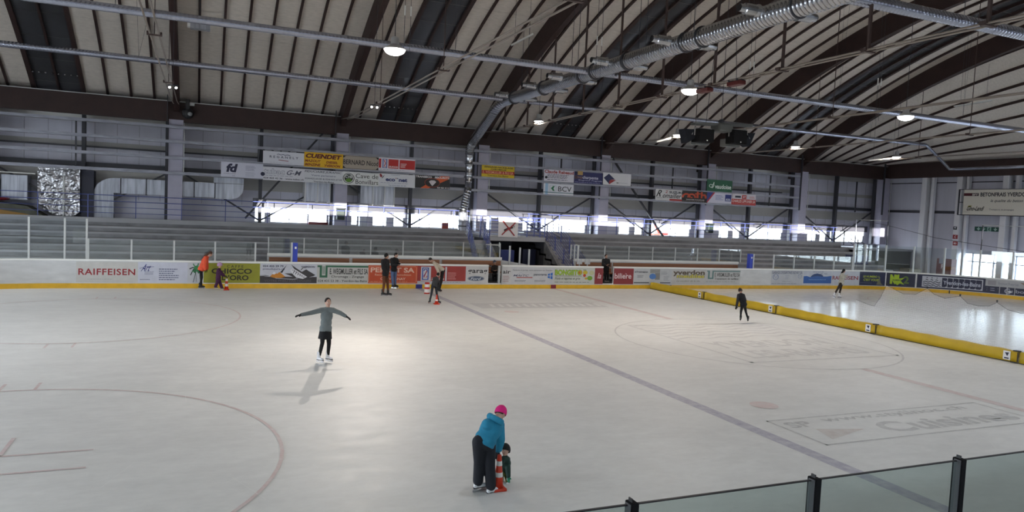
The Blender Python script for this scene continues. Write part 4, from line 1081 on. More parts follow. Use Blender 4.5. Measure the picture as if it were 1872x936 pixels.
S_(481, 273, 556, 303, 75, 30, 'D3D4DC', [('r', '20242C', 0, 0, 75, 2.5), ('r', 'C0C0C8', 3, .8, 15, 1.6), ('r', 'C0C0C8', 19, .8, 30, 1.6), ('r', 'C0C0C8', 34, .8, 45, 1.6), ('r', 'C0C0C8', 49, .8, 60, 1.6), ('l', '22305A', [(25, 9), (28, 8), (32, 9.6), (36, 8.2), (40, 9.8), (44, 8.4), (49, 10)], 1.2), ('t', '20284A', 'REGANELY', 12, 12, 64, 17, {'sp': 1.6}), ('l', '8A3A44', [(28, 21), (46, 22.5)], 1.4), ('lines', 'B0B0BC', 12, 26, 64, 28, 1)], 'white panel with small blue wave over thin spaced letters, upper left of the hanging signs')
S_(556, 277, 627, 309, 71, 30, 'E0AE08', [('t', '5E1616', 'CUENDET', 2, 3, 68, 12, {'b': .05, 'sh': .25}), ('t', '7A1A14', 'MAZOUT', 2, 15, 30, 20, {'b': .03, 'sh': .2}), ('t', '7A1A14', 'BENZINE', 2, 22.5, 30, 27.5, {'b': .03, 'sh': .2}), ('t', '7A1A14', 'DIESEL', 40, 16, 62, 21, {'b': .03, 'sh': .2}), ('t', '7A1A14', 'YVERDON', 36, 23, 66, 28, {'b': .03, 'sh': .2})], 'yellow panel with large dark red lettering above four red words')
S_(627, 283, 692, 312, 65, 28, 'A89C8E', [('p', '1A1A1A', [(0, 1), (6, 1), (1, 6)]), ('p', '1A1A1A', [(65, 1), (59, 1), (64, 6)]), ('p', '1A1A1A', [(0, 27), (6, 27), (1, 22)]), ('p', '1A1A1A', [(65, 27), (59, 27), (64, 22)]), ('r', '1A1A1A', 5, .8, 60, 1.4), ('r', '1A1A1A', 5, 26.6, 60, 27.2), ('t', '17171A', 'BERNARD Nicod', 1, 9, 64, 19)], 'beige panel with dark cut corners and black lettering, right of the yellow one')
S_(692, 287, 759, 316, 67, 28, 'D8D4DC', [('r', 'B81C18', 1, 3, 5, 22), ('r', '2A4E9C', 7.5, 3, 15.5, 22), ('r', 'D8D4DC', 9, 4, 14, 21), ('l', 'B81C18', [(13, 6), (10, 6), (13, 12), (10, 19), (13.5, 19)], 1.4), ('r', 'B81C18', 18, 3, 36, 22), ('r', 'B81C18', 38, 3, 66, 22), ('t', 'E6DCDC', 'ZUCCO', 18.6, 17, 35, 20.4, {'b': .04}), ('lines', 'E6DCDC', 40, 10, 52, 20, 4), ('lines', '8088A0', 2, 24, 60, 26, 1)], 'white and red panel with blue 2 emblem in the upper row of hanging signs')
S_(481, 304, 556, 333, 75, 28, 'D6D6DC', [('t', '8E8FA0', 'tubac', 1, 3, 39, 15, {'b': .04}), ('t', 'E2E2E6', 'tubac', 1.8, 4, 38.2, 14.2, {'b': -.005}), ('t', '55566A', 'G-M', 41, 5, 70, 15, {'sh': .4}), ('lines', '85869A', 1, 17, 74, 19, 1), ('t', '22243A', '024 425 42 36 - www.tubac.ch', 1, 21.5, 74, 25, {'b': .02})], 'white panel with grey outlined lettering and a phone number below the wave panel')
S_(556, 309, 627, 337, 71, 28, 'D2D4D8', [('t', '33384A', 'FIDUCIAIRE JURAFISC', 1, 2, 68, 7.5, {'sh': .2}), ('t', '70748A', 'Votre partenaire', 13, 10, 57, 15), ('t', '55586C', '024/425.60.00 & 024/425.67.00', 2, 17.5, 69, 21), ('t', '33384A', 'Yverdon-les-Bains', 17, 23.5, 54, 27)], 'white panel with four lines of grey lettering below the yellow panel')
S_(627, 313, 692, 341, 65, 28, 'DCDEDC', [('o', '1C2420', 10.5, 14, 10.2, 11, 1.2), ('c', '1C2420', 10.5, 14, 7.6, 8.5), ('p', '5C8A28', [(4, 18), (10.5, 13.5), (17, 18), (13, 22), (8, 22)]), ('t', 'D8DCD8', 'CVB', 4.4, 8, 16.6, 14, {'b': .02}), ('t', '2A2E2C', 'Cave de', 23, 3, 64, 12.5, {'b': 0}), ('t', '2A2E2C', 'Bonvillars', 23, 15.5, 64, 25, {'b': 0})], 'white hanging panel with round green and black emblem and thin lettering')
S_(692, 316, 759, 344, 67, 28, 'D6D8DC', [('p', '8A1420', [(2, 2), (4, 1), (7, 5), (6, 9), (3, 8)]), ('p', '20242C', [(7, 8), (11, 3), (9, 8), (6, 12)]), ('lines', '8890A8', 22, 2, 42, 4, 1), ('t', '1A2A66', 'eco  net', 13, 9, 52, 16.5, {'b': .04}), ('c', '8A1420', 31.5, 9.5, 1, 1), ('c', '1A2A66', 34.3, 9.5, 1, 1), ('lines', '8890A8', 4, 19, 64, 21, 1), ('t', '8890A8', 'Tel 024 425 20 00', 18, 23.5, 50, 26)], 'white hanging panel with dark red leaf and dark blue lettering')
S_(759, 319, 822, 346.5, 63, 27, '131414', [('p', 'CC5418', [(46, 0), (62, 0), (62, 5), (24, 27), (10, 27)]), ('c', '1A1010', 31, 15, 14, 9.5), ('o', '8A3018', 31, 15, 14, 9.5, 1), ('p', 'CFC8CC', [(25, 13), (28, 10), (35, 10), (38, 13), (31, 22)]), ('l', '9A9098', [(28, 10), (31, 22), (35, 10)], .4), ('t', 'D8D4D4', 'TRANSECO', 1, 1.5, 30, 5.5, {'b': .04}), ('t', 'D8D4D4', 'SECURITE', 35, 1.5, 62, 5.5, {'b': .04}), ('t', 'D8D4D4', '024 425 10 12', 40, 23, 62, 26, {'b': .03})], 'black and orange hanging panel with a white diamond')
S_(881, 301, 940, 326.5, 59, 26, 'C8AC0C', [('r', '9A1C14', 0, 11.5, 59, 19), ('t', '2A2410', 'ZINGAGE-NICKELAGE', 4, 2, 56, 5.6, {'b': .03}), ('t', '2A2410', 'CHROMAGE', 16, 7, 44, 10.4, {'b': .03}), ('t', 'D89A78', 'E. WEGMULLER & FILS SA', 2, 12.5, 57, 18, {'b': .02}), ('t', '2A2410', 'Yverdon-les-Bains', 10, 20.6, 48, 24)], 'small yellow hanging panel with a red band, right of the vertical duct')
S_(995, 309, 1049, 334, 54, 25, 'D4D2DC', [('t', '9E2E28', 'Claude Rebeaud', 1, 1, 53, 8, {'b': .03}), ('lines', '2A2C40', 6, 9.5, 48, 19, 4), ('c', '20202A', 4, 17, 2.2, 3), ('lines', '4A4C60', 6, 20, 52, 23, 1)], 'white hanging panel with red handwriting above small dark print')
S_(994, 334.5, 1048, 358, 54, 23, 'D6D8E0', [('r', '9CC0DC', 3, 0, 8, 23), ('r', '386A70', 0, 17.6, 54, 19), ('r', '8FB0B0', 11, 4, 22.5, 16), ('r', 'D6D8E0', 11.5, 4.5, 22, 15.5), ('p', '1E6A44', [(13, 10), (17, 5), (20, 5), (17.5, 10), (20, 15), (17, 15)]), ('t', '20242C', 'BCV', 26, 5, 50, 15.5, {'b': .005})], 'white hanging panel with a green arrow and three large black letters')
S_(1050, 313, 1102, 338, 52, 24, '1C2058', [('r', 'B09058', 6, -1, 15, 7), ('r', '10123A', 1, 0, 6, 6), ('r', '4A2E3A', 1, 8, 6, 15), ('t', 'C8C8DA', 'charpente', 15, 8, 43, 16, {'b': .02}), ('t', '8A6A58', 'top', 6, 9, 14.5, 15.5), ('t', 'B0B2D0', 'Bugnion Pugnale', 8, 16, 51, 19), ('lines', '8A8CB8', 2, 20.5, 50, 22.8, 1)], 'dark blue hanging panel with tan squares in its corner')
S_(1102, 315, 1153, 340.5, 51, 25, 'D4D4D8', [('p', '1C2450', [(2, 11), (11, 2), (22, 13), (15, 14), (12, 23)]), ('p', '9A3030', [(12, 17), (15, 14), (24, 14), (12, 24)]), ('r', '20242C', 25, 19, 29, 20.6), ('lines', '9A9CA8', 30, 19, 50, 21, 1)], 'white hanging panel with a dark blue diamond emblem')
S_(1199, 345, 1247, 368.5, 48, 24, 'D0D0D0', [('t', '1A1A1E', 'R', 1, 2, 14, 16, {'sh': .35}), ('p', '9A2020', [(17, 2), (22, 3), (19, 5.5), (22, 8), (17, 7), (20, 4.5)]), ('t', '26283A', 'SUZUKI', 24, 3, 47.5, 8, {'b': .04}), ('t', '1A1A1E', 'omailler', 12, 8, 47, 18, {'sh': .2}), ('r', 'A82C28', 25, 19.5, 47.5, 23.5), ('lines', '808088', 2, 17.5, 14, 20, 1)], 'white hanging panel with black script, small red mark and red corner bar')
S_(1247, 348, 1293, 371, 46, 23, '141212', [('o', 'B84420', 8, 14, 8, 9, 3.4), ('r', '141212', 0, 14, 16, 23), ('o', 'B84420', 17.5, 13.5, 8, 8.5, 3.4), ('r', '141212', 9.5, 14, 26, 22), ('r', 'B84420', 0, 10, 3, 14.5), ('c', 'B84420', 17.5, 13.5, 1.4, 1.6), ('p', 'B84420', [(26, 1), (29.5, 1), (29.5, 14), (26, 14)]), ('p', 'B84420', [(23, 4.5), (33, 3.5), (33, 6), (23, 7)]), ('p', 'B84420', [(33.5, 1), (36.5, 1), (36.5, 14), (33.5, 14)]), ('p', 'B84420', [(36, 6), (41, 5), (44, 9), (44, 14), (41, 14), (40, 9), (36.5, 9)]), ('t', 'C8BEBE', 'SANITAIRE CHAUFFAGE', 8, 17, 40, 19, {'b': .03}), ('lines', '8A8080', 1, 20.5, 44, 22, 1)], 'black hanging panel with large rounded orange letters')
S_(1293, 327.5, 1338, 352, 45, 24, '17583A', [('o', 'DCE8E0', 7, 13, 3.2, 3.4, 1), ('l', 'DCE8E0', [(7, 16), (10, 17), (12, 12), (12, 5)], 1.2), ('l', 'DCE8E0', [(9, 12), (11, 9), (12.5, 5)], 1.0), ('t', 'D8E4DC', 'vaudoise', 14, 9, 43, 18, {'b': .025}), ('lines', '5A8A70', 16, 19.5, 42, 20.6, 1)], 'green hanging panel with white lettering')
S_(1293, 351, 1338, 373, 45, 22, 'CCCCDC', [('p', '26347E', [(0, 0), (11, 0), (4, 13), (0, 19)]), ('p', 'A82838', [(11, 0), (14, 0), (1, 22), (0, 22), (0, 19)]), ('lines', '6A78B0', 15, 5, 29, 16, 4), ('r', '1E2E7A', 32, 3, 43, 17), ('t', 'D0D4E4', 'AXA', 33, 11, 42, 16, {'b': .04})], 'white hanging panel with blue slanted corner and small blue square')
S_(1338, 353.5, 1381, 376, 43, 22, 'D0CCD4', [('r', '22283A', 6, 4, 16, 8), ('r', 'B84840', 18, 2, 26, 10), ('r', 'D0CCD4', 20.5, 4, 22, 8), ('r', 'D0CCD4', 23, 4, 24.4, 6), ('lines', 'B84840', 31, 4, 42, 8.5, 2), ('r', 'B42824', 0, 10.5, 43, 22), ('t', 'E0C8C4', 'CHARLES LIPPUNER SA', 1, 12, 42, 17.5, {'b': .02}), ('lines', 'D09088', 2, 19, 40, 20.5, 1)], 'white hanging panel with broad red strip, rightmost of the small signs')
# large sign near the end wall
sx = 33.4
a = at(1763, 347, 0, sx); b = at(1757, 392, 0, sx); c = at(1872, 348, 0, sx)
e = empty('advertising_panel', (sx, 13, 5.2), 'large white panel with dark red bar and black slab lettering before the end wall', 'advertisement')
y0s, y1s, z1s, z0s = a.y, a.y-4.7, a.z+.0, b.z
mb = MB(); mb.box((sx, y1s, z0s), (sx+.12, y0s, z1s)); mb.build('panel', cmat('CFCBC0'), e)
mb = MB(); mb.box((sx-.01, y1s, z0s-.05), (sx+.14, y0s+.4, z0s)); mb.box((sx-.01, y1s, z1s), (sx+.14, y0s+.4, z1s+.04)); mb.box((sx, y0s+.36, z0s), (sx+.1, y0s+.42, z1s)); mb.box((sx, y0s, z0s+.85), (sx+.1, y0s+.4, z0s+.9)); mb.build('frame', M_dark, e)
put_art(e, [('r', '4E1420', 0, 6, 14, 11), ('r', '2A2228', 14, 6, 26, 11), ('t', 'D0C8C0', 'BFY', 15, 7, 25, 10.4, {'b': .04}), ('t', '22252C', 'BETONFRAIS YVERDON', 29, 5, 108, 12, {'b': .03}), ('t', '33363C', 'la qualite du beton', 46, 17, 100, 23, {'sh': .4}), ('t', '2A2A26', 'Gino-Landi', 6, 29, 38, 37, {'sh': .4, 'b': .03}), ('p', '8A8A30', [(10, 28), (16, 28), (13, 31), (8, 31)]), ('t', '66686C', 'Transports et pompages', 46, 33, 86, 36.5), ('lines', '8A8A88', 2, 39, 16, 40.5, 1)], 112, 44, lambda u, v, l: (sx-.004*l, y0s+(y1s-y0s)*u, z1s+(z0s-z1s)*v))
# emergency signs on the end wall
g = 34.08
for px, py, w, h, bg, it, lab in ((1746, 433, 8, 8, '8A2024', [('l', 'D8C8C8', [(3, 7), (5, 3), (7, 2)], 1), ('c', 'D8C8C8', 6, 7, 1, 1)], 'upper red fire safety sign on the end column'), (1746, 445, 8, 8, '8A2024', [('r', 'D8C8C8', 2, 3, 5, 7), ('p', 'D8C8C8', [(6, 2), (8, 5), (6, 8)])], 'lower red fire safety sign on the end column'), (1746, 417, 6, 6, '2A2C34', [('c', 'C8CCD0', 5, 4, 2.6, 2)], 'small dark alarm box on the end column')):
    p = at(px-w/2, py-h/2, 0, g); q = at(px+w/2, py+h/2, 0, g); e = empty('safety_sign', (g, p.y, q.z), lab, 'sign')
    mb = MB(); mb.box((g, q.y, q.z), (g+.03, p.y, p.z)); mb.build('plate', cmat(bg), e)
    put_art(e, it, 10, 10, lambda u, v, l: (g-.003*l, p.y+(q.y-p.y)*u, p.z+(q.z-p.z)*v))
gx = 34.7; p = at(1782, 414, 0, gx); q = at(1828, 424, 0, gx); e = empty('exit_sign', (gx, p.y, q.z), 'green emergency exit sign with white down arrows on the end wall', 'sign')
mb = MB(); mb.box((gx, q.y, q.z), (gx+.06, p.y, p.z)); mb.build('plate', cmat('1C4A40'), e)
ar = []
for cx in (7, 16, 36): ar += [('r', 'A8C4BC', cx-.9, 1.2, cx+.9, 5), ('p', 'A8C4BC', [(cx-3.4, 4), (cx+3.4, 4), (cx, 9)])]
ar += [('r', '8AA8A0', 22, 0, 29, 10), ('p', '1C4A40', [(25.5, 1), (27, 2), (26, 5), (28, 9), (26.5, 9), (25, 6), (23.5, 9), (22.6, 9), (24, 5)])]
put_art(e, ar, 44, 10, lambda u, v, l: (gx-.003*l, p.y+(q.y-p.y)*u, p.z+(q.z-p.z)*v))
# red cabinet with F
rx = 30.5; p = at(1713, 472, 0, rx); q = at(1738, 499, 0, rx); e = empty('fire_cabinet', (rx, p.y, 0), 'dark red cabinet with white F behind the corner glass', 'cabinet')
mb = MB(); mb.box((rx, q.y, 0), (rx+.5, p.y, p.z)); mb.build('body', cmat('5A1420'), e)
put_art(e, [('r', '8A94A8', 4, 0, 15, 10), ('t', 'C8C0C8', 'F', 8, 11, 13, 20, {'b': .04})], 25, 27, lambda u, v, l: (rx-.004*l, p.y+(q.y-p.y)*u, p.z+(q.z-p.z)*v))
mb = MB(); p = at(1590, 470, 1, 21.0); mb.box((30.0, 18.0, 0), (31.2, 18.8, 1.1)); tag(mb.build('storage_crate', mat('crate_olive', (.10, .085, .04), .7)), 'dark olive crate behind the corner glass left of the red cabinet', 'crate')
mb = MB(); mb.box((26.2, 19.5, 0), (27.6, 20.3, 1.9)); tag(mb.build('storage_cabinet', mat('cab_blue', (.03, .035, .09), .6)), 'dark blue cabinet behind the corner glass at the end of the stand', 'cabinet')

# ---- adverts on the boards
BZ0, BZ1 = .24, 1.10
def board_ad(s0, s1, bg, items, W_, H_, label, name='advertising_panel', z0=BZ0, z1=BZ1, gate=None):
    (x, y), (nx, ny) = path((s0+s1)/2)
    e = empty(name, (x, y, 0), label, 'advertisement')
    n_ = 1 if (s1 <= RC and s0 >= LCX) else 10
    spans = [(s0, s1)]
    if gate: spans = [(s0, gate[0]), (gate[1], s1)]
    for a, b in spans:
        mb = MB(); base = 0
        for i in range(n_+1):
            (x, y), (nx, ny) = path(a+(b-a)*i/n_)
            mb.v += [(x-nx*.006, y-ny*.006, z0), (x-nx*.006, y-ny*.006, z1), (x, y, z1), (x, y, z0)]
        for i in range(n_):
            for q in range(4): mb.f.append((base+4*i+q, base+4*i+4+q, base+4*i+4+(q+1) % 4, base+4*i+(q+1) % 4))
        mb.f += [(base, base+1, base+2, base+3), (base+4*n_+3, base+4*n_+2, base+4*n_+1, base+4*n_)]
        mb.build('panel', mat('ad_'+bg, lin(bg), .45, noise=.08, nscale=3), e)
    def fn(u, v, l):
        (x, y), (nx, ny) = path(s0+(s1-s0)*u); o = .006+.0025*l
        return (x-nx*o, y-ny*o, z1+(z0-z1)*v)
    put_art(e, items, W_, H_, fn, 1 if n_ == 1 else 12)
    return e
X = lambda px: at(px, 505, 1, 15).x
Wt = 'C4C6C8'
board_ad(X(139), X(252), 'BFBDB8', [('t', '8E2026', 'RAIFFEISEN', 4, 15, 108, 29, {'b': .02, 'sp': 1.1}), ('lines', '9A9A98', 20, 37, 70, 39, 1)], 113, 45, 'grey white board panel with large red capitals at the left end')
board_ad(X(252), X(343), 'C2C4D0', [('t', '2A3270', 'Art', 5, 4, 26, 20, {'sh': .4}), ('l', '2A3270', [(3, 14), (12, 10), (29, 10)], .8), ('lines', '70748C', 12, 20, 30, 28, 3), ('lines', '4A4E68', 4, 37, 28, 40, 1), ('lines', '5A5E78', 38, 13, 78, 41, 6)], 91, 45, 'pale blue white board panel with handwritten dark blue logo')
palm = [('l', '2A3A34', [(16, 44), (19, 34), (22, 24), (24, 14)], 1.6), ('l', '3A4A3A', [(25, 43), (24, 33), (23, 24), (24, 15)], 1.0)]
for dx, dy, b in ((-19, 0, 6), (-16, 14, 8), (-9, -12, 2), (14, -8, 3), (18, 4, 8), (14, 14, 6), (-12, 6, -2), (6, -13, 0)):
    palm.append(('l', '2E7A44' if dx > -14 else '1E2A2A', [(24, 14), (24+dx*.5, 14+dy*.4-b*.6), (24+dx, 14+dy)], 2.6))
palm += [('c', '3E8A4E', 25, 13, 8, 7), ('c', '2E6A40', 20, 18, 4, 5), ('c', '2E6A40', 31, 18, 4, 6)]
board_ad(X(343), X(372), 'BEC0C4', palm, 45, 45, 'white panel with a green palm tree')
board_ad(X(372), X(475), '8E8E22', [('t', '3A3414', 'CAFFE', 42, 4, 72, 10, {'sp': 1.5}), ('t', '2E2A12', 'CHICCO', 14, 12, 88, 24, {'b': .03}), ('t', '2E2A12', "D'ORO", 33, 27, 82, 39, {'b': .03})], 103, 45, 'olive green board panel with large dark brown lettering')
board_ad(X(475), X(579), 'BEC0C8', [('r', '3A3638', 0, 30, 104, 45), ('p', '3A3638', [(0, 27), (10, 26), (20, 28), (0, 31)]), ('l', 'BEC0C8', [(0, 28), (15, 27), (30, 34), (60, 36), (104, 28)], 1.0),
  ('p', 'C07C22', [(18, 30), (25, 20), (31, 23), (35, 19), (46, 30), (38, 33), (26, 33)]), ('p', 'D8D8DC', [(22, 24), (25, 18), (29, 22), (26, 25)]), ('p', '2C2A2E', [(36, 20), (48, 2), (40, 21)]),
  ('p', '3A3638', [(44, 22), (56, 28), (66, 34), (76, 36), (98, 28), (100, 26), (84, 12), (76, 18), (66, 10), (56, 1), (62, 12), (58, 22)]), ('p', 'D4D4D8', [(54, 14), (60, 10), (86, 30), (78, 35), (66, 32), (58, 22)]), ('p', '3A3638', [(86, 14), (102, 26), (92, 28)]), ('l', '3A3638', [(74, 14), (78, 8), (84, 8)], 1.6)]
  + [('l', '3A3638', [(58+4*k, 14+3.3*k), (63+3.6*k, 14+3.2*k), (60+4*k, 22+2.0*k)], 1.3) for k in range(6)]
  + [('t', '3A3C50', '024 425 29 79', 5, 3, 42, 7.5, {'b': .03}), ('t', '3A3C60', 'pneudujura.ch', 5, 10, 44, 15), ('t', '3A3C50', 'YVERDON', 74, 4, 100, 8, {'b': .03}), ('t', '5A5658', 'VOTRE PNEU PARTENAIRE', 8, 37, 94, 42)], 104, 45, 'white panel with dark tyre mountain and small orange mountain')
def weg(txt3, c1):
    return [('r', c1, 1, 2, 94, 6), ('r', c1, 1, 2, 9, 6), ('r', c1, 5, 2, 19, 30), ('r', 'B8B8B4', 9, 0, 15.5, 25), ('l', c1, [(10.6, 4), (10.6, 22)], .8), ('l', c1, [(12.3, 4), (12.3, 22)], .8), ('l', c1, [(14, 4), (14, 22)], .8),
            ('t', '2A2A28', 'E. WEGMULLER et FILS SA', 23, 9, 93, 22, {'b': .02})]
board_ad(X(579), X(673), 'B8B8B4', weg(0, '2E6248')+[('t', '33332F', 'Chromage - Zingage', 26, 25, 86, 31.5, {'b': .01}), ('t', '33332F', '024 425 53 38 - Yverdon-les-Bains', 2, 35, 92, 40, {'b': .01})], 94, 43, 'white board panel with dark green U emblem, left of the orange one')
board_ad(X(673), X(763), 'BC4A24', [('o', 'D08A6A', 45, -100, 1, 1, .2), ('l', 'D49A7C', [(2, 2), (86, 2), (88, 5), (88, 38), (86, 41), (2, 41), (1, 38), (1, 5), (2, 2)], .8), ('t', 'DCB8A4', 'PERRET SA', 4, 5, 84, 17, {'b': .03}), ('t', 'D8A488', 'Recuperation Demolition', 12, 20, 78, 26), ('t', 'DCB8A4', 'CHAVORNAY', 22, 29, 68, 35, {'b': .02}), ('lines', 'D49A7C', 4, 38, 80, 40, 1)], 90, 43, 'orange board panel partly hidden by two standing people')
board_ad(X(763), X(853), '98322C', [('r', 'B8B8BC', 0, 37, 90, 43), ('r', 'C0C0C4', 6, 2, 22, 36), ('r', '2A4E9C', 8, 4, 20, 34), ('r', 'C0C0C4', 10, 6, 18, 32), ('l', '2A4E9C', [(11, 12), (13, 8), (16, 8), (17, 12), (11, 26)], 2), ('l', 'A83030', [(16.5, 12), (11.5, 28), (16.5, 28), (17, 24)], 1.6), ('r', 'C0C0C4', 22, 2, 24, 36), ('r', 'C0C0C4', 50, 2, 53, 36), ('t', 'D8C8C4', 'ZUCCO', 25, 29, 48, 34.5, {'b': .04}), ('lines', 'C88A84', 55, 15, 72, 34, 4), ('lines', '70727A', 25, 39, 85, 41, 1), ('r', 'C0C0C4', 88, 0, 90, 37)], 90, 43, 'dark red board panel with white and blue 2 emblem')
board_ad(X(853), X(935), 'C0BFBE', [('t', '2A2A2C', 'garag', 2, 8, 37, 20, {'b': .02, 'sp': 1.05}), ('t', '2A2A2C', 'air', 65, 8, 80, 17, {'b': .02}), ('c', '4A566A', 17, 30, 15, 6.5), ('o', 'A8ACB4', 17, 30, 14.2, 6, .7), ('t', 'C4C8D0', 'Ford', 7, 27, 26, 34, {'sh': .3}), ('lines', 'A08080', 65, 22, 80, 39, 4)], 82, 43, 'white board panel reading garage above a blue oval, split by the open gate', gate=G1)
board_ad(X(935), X(1013), 'BEBEC0', [('t', '3A3A44', 'Fenetres et portes, votre partenaire sur Yverdon', 2, 6, 74, 10, {'b': .01}), ('l', '9AA0B4', [(10, 20), (16, 13), (24, 20)], .7), ('t', '4A4E68', 'MAITC', 3, 19, 32, 24, {'sh': .4}), ('r', 'A02A20', 9, 25.5, 38, 27.5), ('t', '4A4E5A', 'panorama', 40, 17, 64, 23, {'b': .03}), ('p', '2A64B4', [(66, 17), (75, 13), (75, 31), (66, 27)]), ('r', 'BEBEC0', 66, 21.2, 75, 22.6), ('r', 'BEBEC0', 70, 12, 71, 32), ('lines', '5A5C68', 6, 33, 30, 38, 2), ('lines', '5A5C68', 42, 33, 66, 38, 2)], 78, 43, 'white panel with blue window logo and thin red line')
board_ad(X(1013), X(1087), 'BEC0B8', [('t', '3A6A1E', 'BONGIITO', 1, 5, 50, 20, {'b': .06}), ('t', 'A4C024', 'BONGIITO', 1.8, 6, 49.2, 19, {'b': .02}), ('r', '3A3A30', 2, 21.5, 50, 22.5), ('t', '2E3A22', 'Fruits et legumes en gros', 1, 25, 48, 33, {'sh': .2}), ('lines', '5A5C58', 1, 37, 70, 40, 1), ('c', 'B86A28', 47, 12, 3.6, 6), ('c', 'C4B02A', 56, 12, 4.4, 5.4), ('l', '3A5A20', [(52, 5), (58, 5.5)], 1.4), ('c', 'B8402E', 55, 20, 2.6, 4), ('c', 'B8B890', 68, 13, 4.6, 6), ('c', '6E9A2A', 65, 27, 5, 6), ('c', 'C49A2A', 58, 28, 2.4, 3)], 74, 43, 'white board panel with fat green lettering and painted fruit')
board_ad(X(1087), X(1158), '852C30', [('t', 'D8C4C4', 'la', 5, 13, 13.5, 28, {'sh': .15}), ('t', 'D8C4C4', 'biliere', 36, 13, 67, 28, {'b': .015}), ('l', 'D8C4C4', [(56, 13.5), (58, 16)], 1.2)], 71, 43, 'dark red board panel with white lettering and an open gate in it', gate=G2)
board_ad(X(1158), X(1187), 'B8BABC', [('t', '2A2A30', "n'romann", 2, 6, 26, 11, {'b': .04}), ('lines', '60626C', 7, 18, 22, 25, 2), ('r', '50525A', 1, 37, 29, 40)], 29, 43, 'white board panel with small dark lettering left of the yellow pads')
board_ad(X(1187), X(1228), 'B4B6B8', [('r', '8E8E8A', 1, 1, 19, 12), ('r', '7E7C78', 10, 12, 19, 30), ('c', '4A76B4', 6, 21, 6, 8), ('l', '70706C', [(3, 8), (8, 5), (12, 8), (17, 5)], .7), ('lines', '8A8C90', 21, 7, 34, 17, 3), ('lines', '8A8C90', 26, 20, 38, 34, 4), ('r', '5A5A62', 20, 37, 39, 40)], 41, 43, 'white panel with a small picture and a blue round mark')
board_ad(X(1228), X(1290), 'B6B4B0', [('t', '5A4E40', 'yverdon', 2, 2, 60, 20, {'b': .04}), ('t', '54524A', 'meubles', 8.5, 13.5, 60, 25, {'b': .07}), ('t', 'C0B44A', 'meubles', 9, 14, 59.5, 24.5, {'b': .03}), ('t', '8A8880', 'Le confort de la vie', 9, 30, 52, 36, {'sh': .2})], 62, 43, 'white board panel with brown word over a yellow word')
board_ad(X(1290), X(1353), 'B6B6B4', [(k[0], k[1])+tuple(k[2:]) for k in [('r', '5A7A78', 2, 3, 63, 6), ('r', '5A7A78', 4, 3, 14, 27), ('r', 'B6B6B4', 7, 0, 11.5, 23), ('t', '4A4844', 'E. WEGMULLER et FILS SA', 16, 9, 62, 20, {'b': .02}), ('t', '4A4844', 'Traitement de surface', 16, 23, 60, 29), ('lines', '6A6864', 1, 34, 60, 36, 1)]], 63, 43, 'white board panel with pale grey green U emblem, right of the yellow pads')
board_ad(X(1410), X(1468), 'B4B6BA', [('t', '4A4E68', "GARAGE D'ESSERTINES BOVAY SA", 1, 1, 56, 9, {'b': .01}), ('o', '7A84A0', 8, 17, 5.2, 8, 1.2), ('l', '7A84A0', [(5, 12), (8, 21), (11, 12)], .9), ('o', '8A90A4', 52, 15, 3.8, 6, 1), ('l', '8A90A4', [(50, 11), (52, 18), (54, 11)], .8), ('lines', '9A9CA8', 25, 12, 34, 24, 3), ('lines', '8A8C98', 20, 28, 38, 31, 1), ('lines', '6A6C74', 1, 34, 56, 36, 1)], 58, 38, 'white board panel with one line of grey capitals over two round logos')
board_ad(X(1469), X(1520), 'B8BCC6', [('p', '2A5AA0', [(0, 14), (5, 13), (12, 16), (14, 12), (18, 8), (24, 6), (30, 8), (35, 14), (42, 14), (50, 12), (50, 32), (0, 32)]), ('p', '1E3A6A', [(12, 16), (14, 12), (18, 8), (24, 6), (30, 8), (35, 12), (34, 15), (24, 13)]), ('t', '22305A', 'campagnarde', 16, 1, 35, 4), ('t', '22305A', 'du lac', 30, 5.5, 42, 8), ('t', '8AB0DC', 'www.yverdonlacs.ch', 9, 21, 40, 24)], 50, 36, 'white panel with blue mountain and lake picture')
board_ad(X(1521), RC-.05, 'BCC0C8', [('t', '8A2830', 'RAIFFEI', 1, 12, 31, 22, {'b': .02})], 32, 36, 'pale board panel with red capitals, left part behind the cream jacket skater')
SS = lambda px: None
import bisect
_tab = []
s = 18.0
while s < 40:
    (x, y), _n = path(s); v = Vector((x, y, .6))-CAM; _tab.append((936+F_PX*v.dot(_r)/v.dot(_f), s)); s += .1
def SX(px):
    i = bisect.bisect([t[0] for t in _tab], px); i = max(1, min(len(_tab)-1, i)); (a, sa), (b, sb) = _tab[i-1], _tab[i]; return sa+(sb-sa)*(px-a)/(b-a)
board_ad(RC-.05, SX(1571), 'BCC0C8', [('t', '8A2830', 'SEN', 0, 12, 15, 22, {'b': .02})], 17, 36, 'pale board panel with red capitals, right part beside the dark blue panel')
board_ad(SX(1571), SX(1618), '262C4A', [('t', 'A8B82E', 'LE NUMERO 1,', 7, 9, 38, 15, {'b': .03}), ('t', 'A8B82E', "C'EST VOUS!", 8, 17, 36, 23, {'b': .03}), ('lines', '70748C', 2, 27, 30, 29, 1), ('p', '6A6A58', [(32, 32), (37, 12), (40, 28), (44, 32)])], 47, 34, 'dark blue board panel with two lines of lime lettering')
board_ad(SX(1620), SX(1673), '2A2C40', [('t', '9CB828', 'N', 7, 4, 19, 28, {'b': .12}), ('p', '9CB828', [(19, 5), (24, 3), (24, 14), (35, 10), (27, 19), (34, 29), (26, 26), (21, 31), (17, 24)]), ('t', '5A7030', '2', 32, 7, 42, 26, {'b': .03}), ('t', '40502A', 'NUMERO', 12, 16, 28, 20, {'b': .03}), ('lines', '60647A', 28, 29, 42, 31, 1)], 53, 34, 'dark board panel with large lime green N and 2')
wl = [('r', 'B4B6C0', 10, 4, 47, 30), ('r', '22243E', 47.5, 6, 119, 27)]
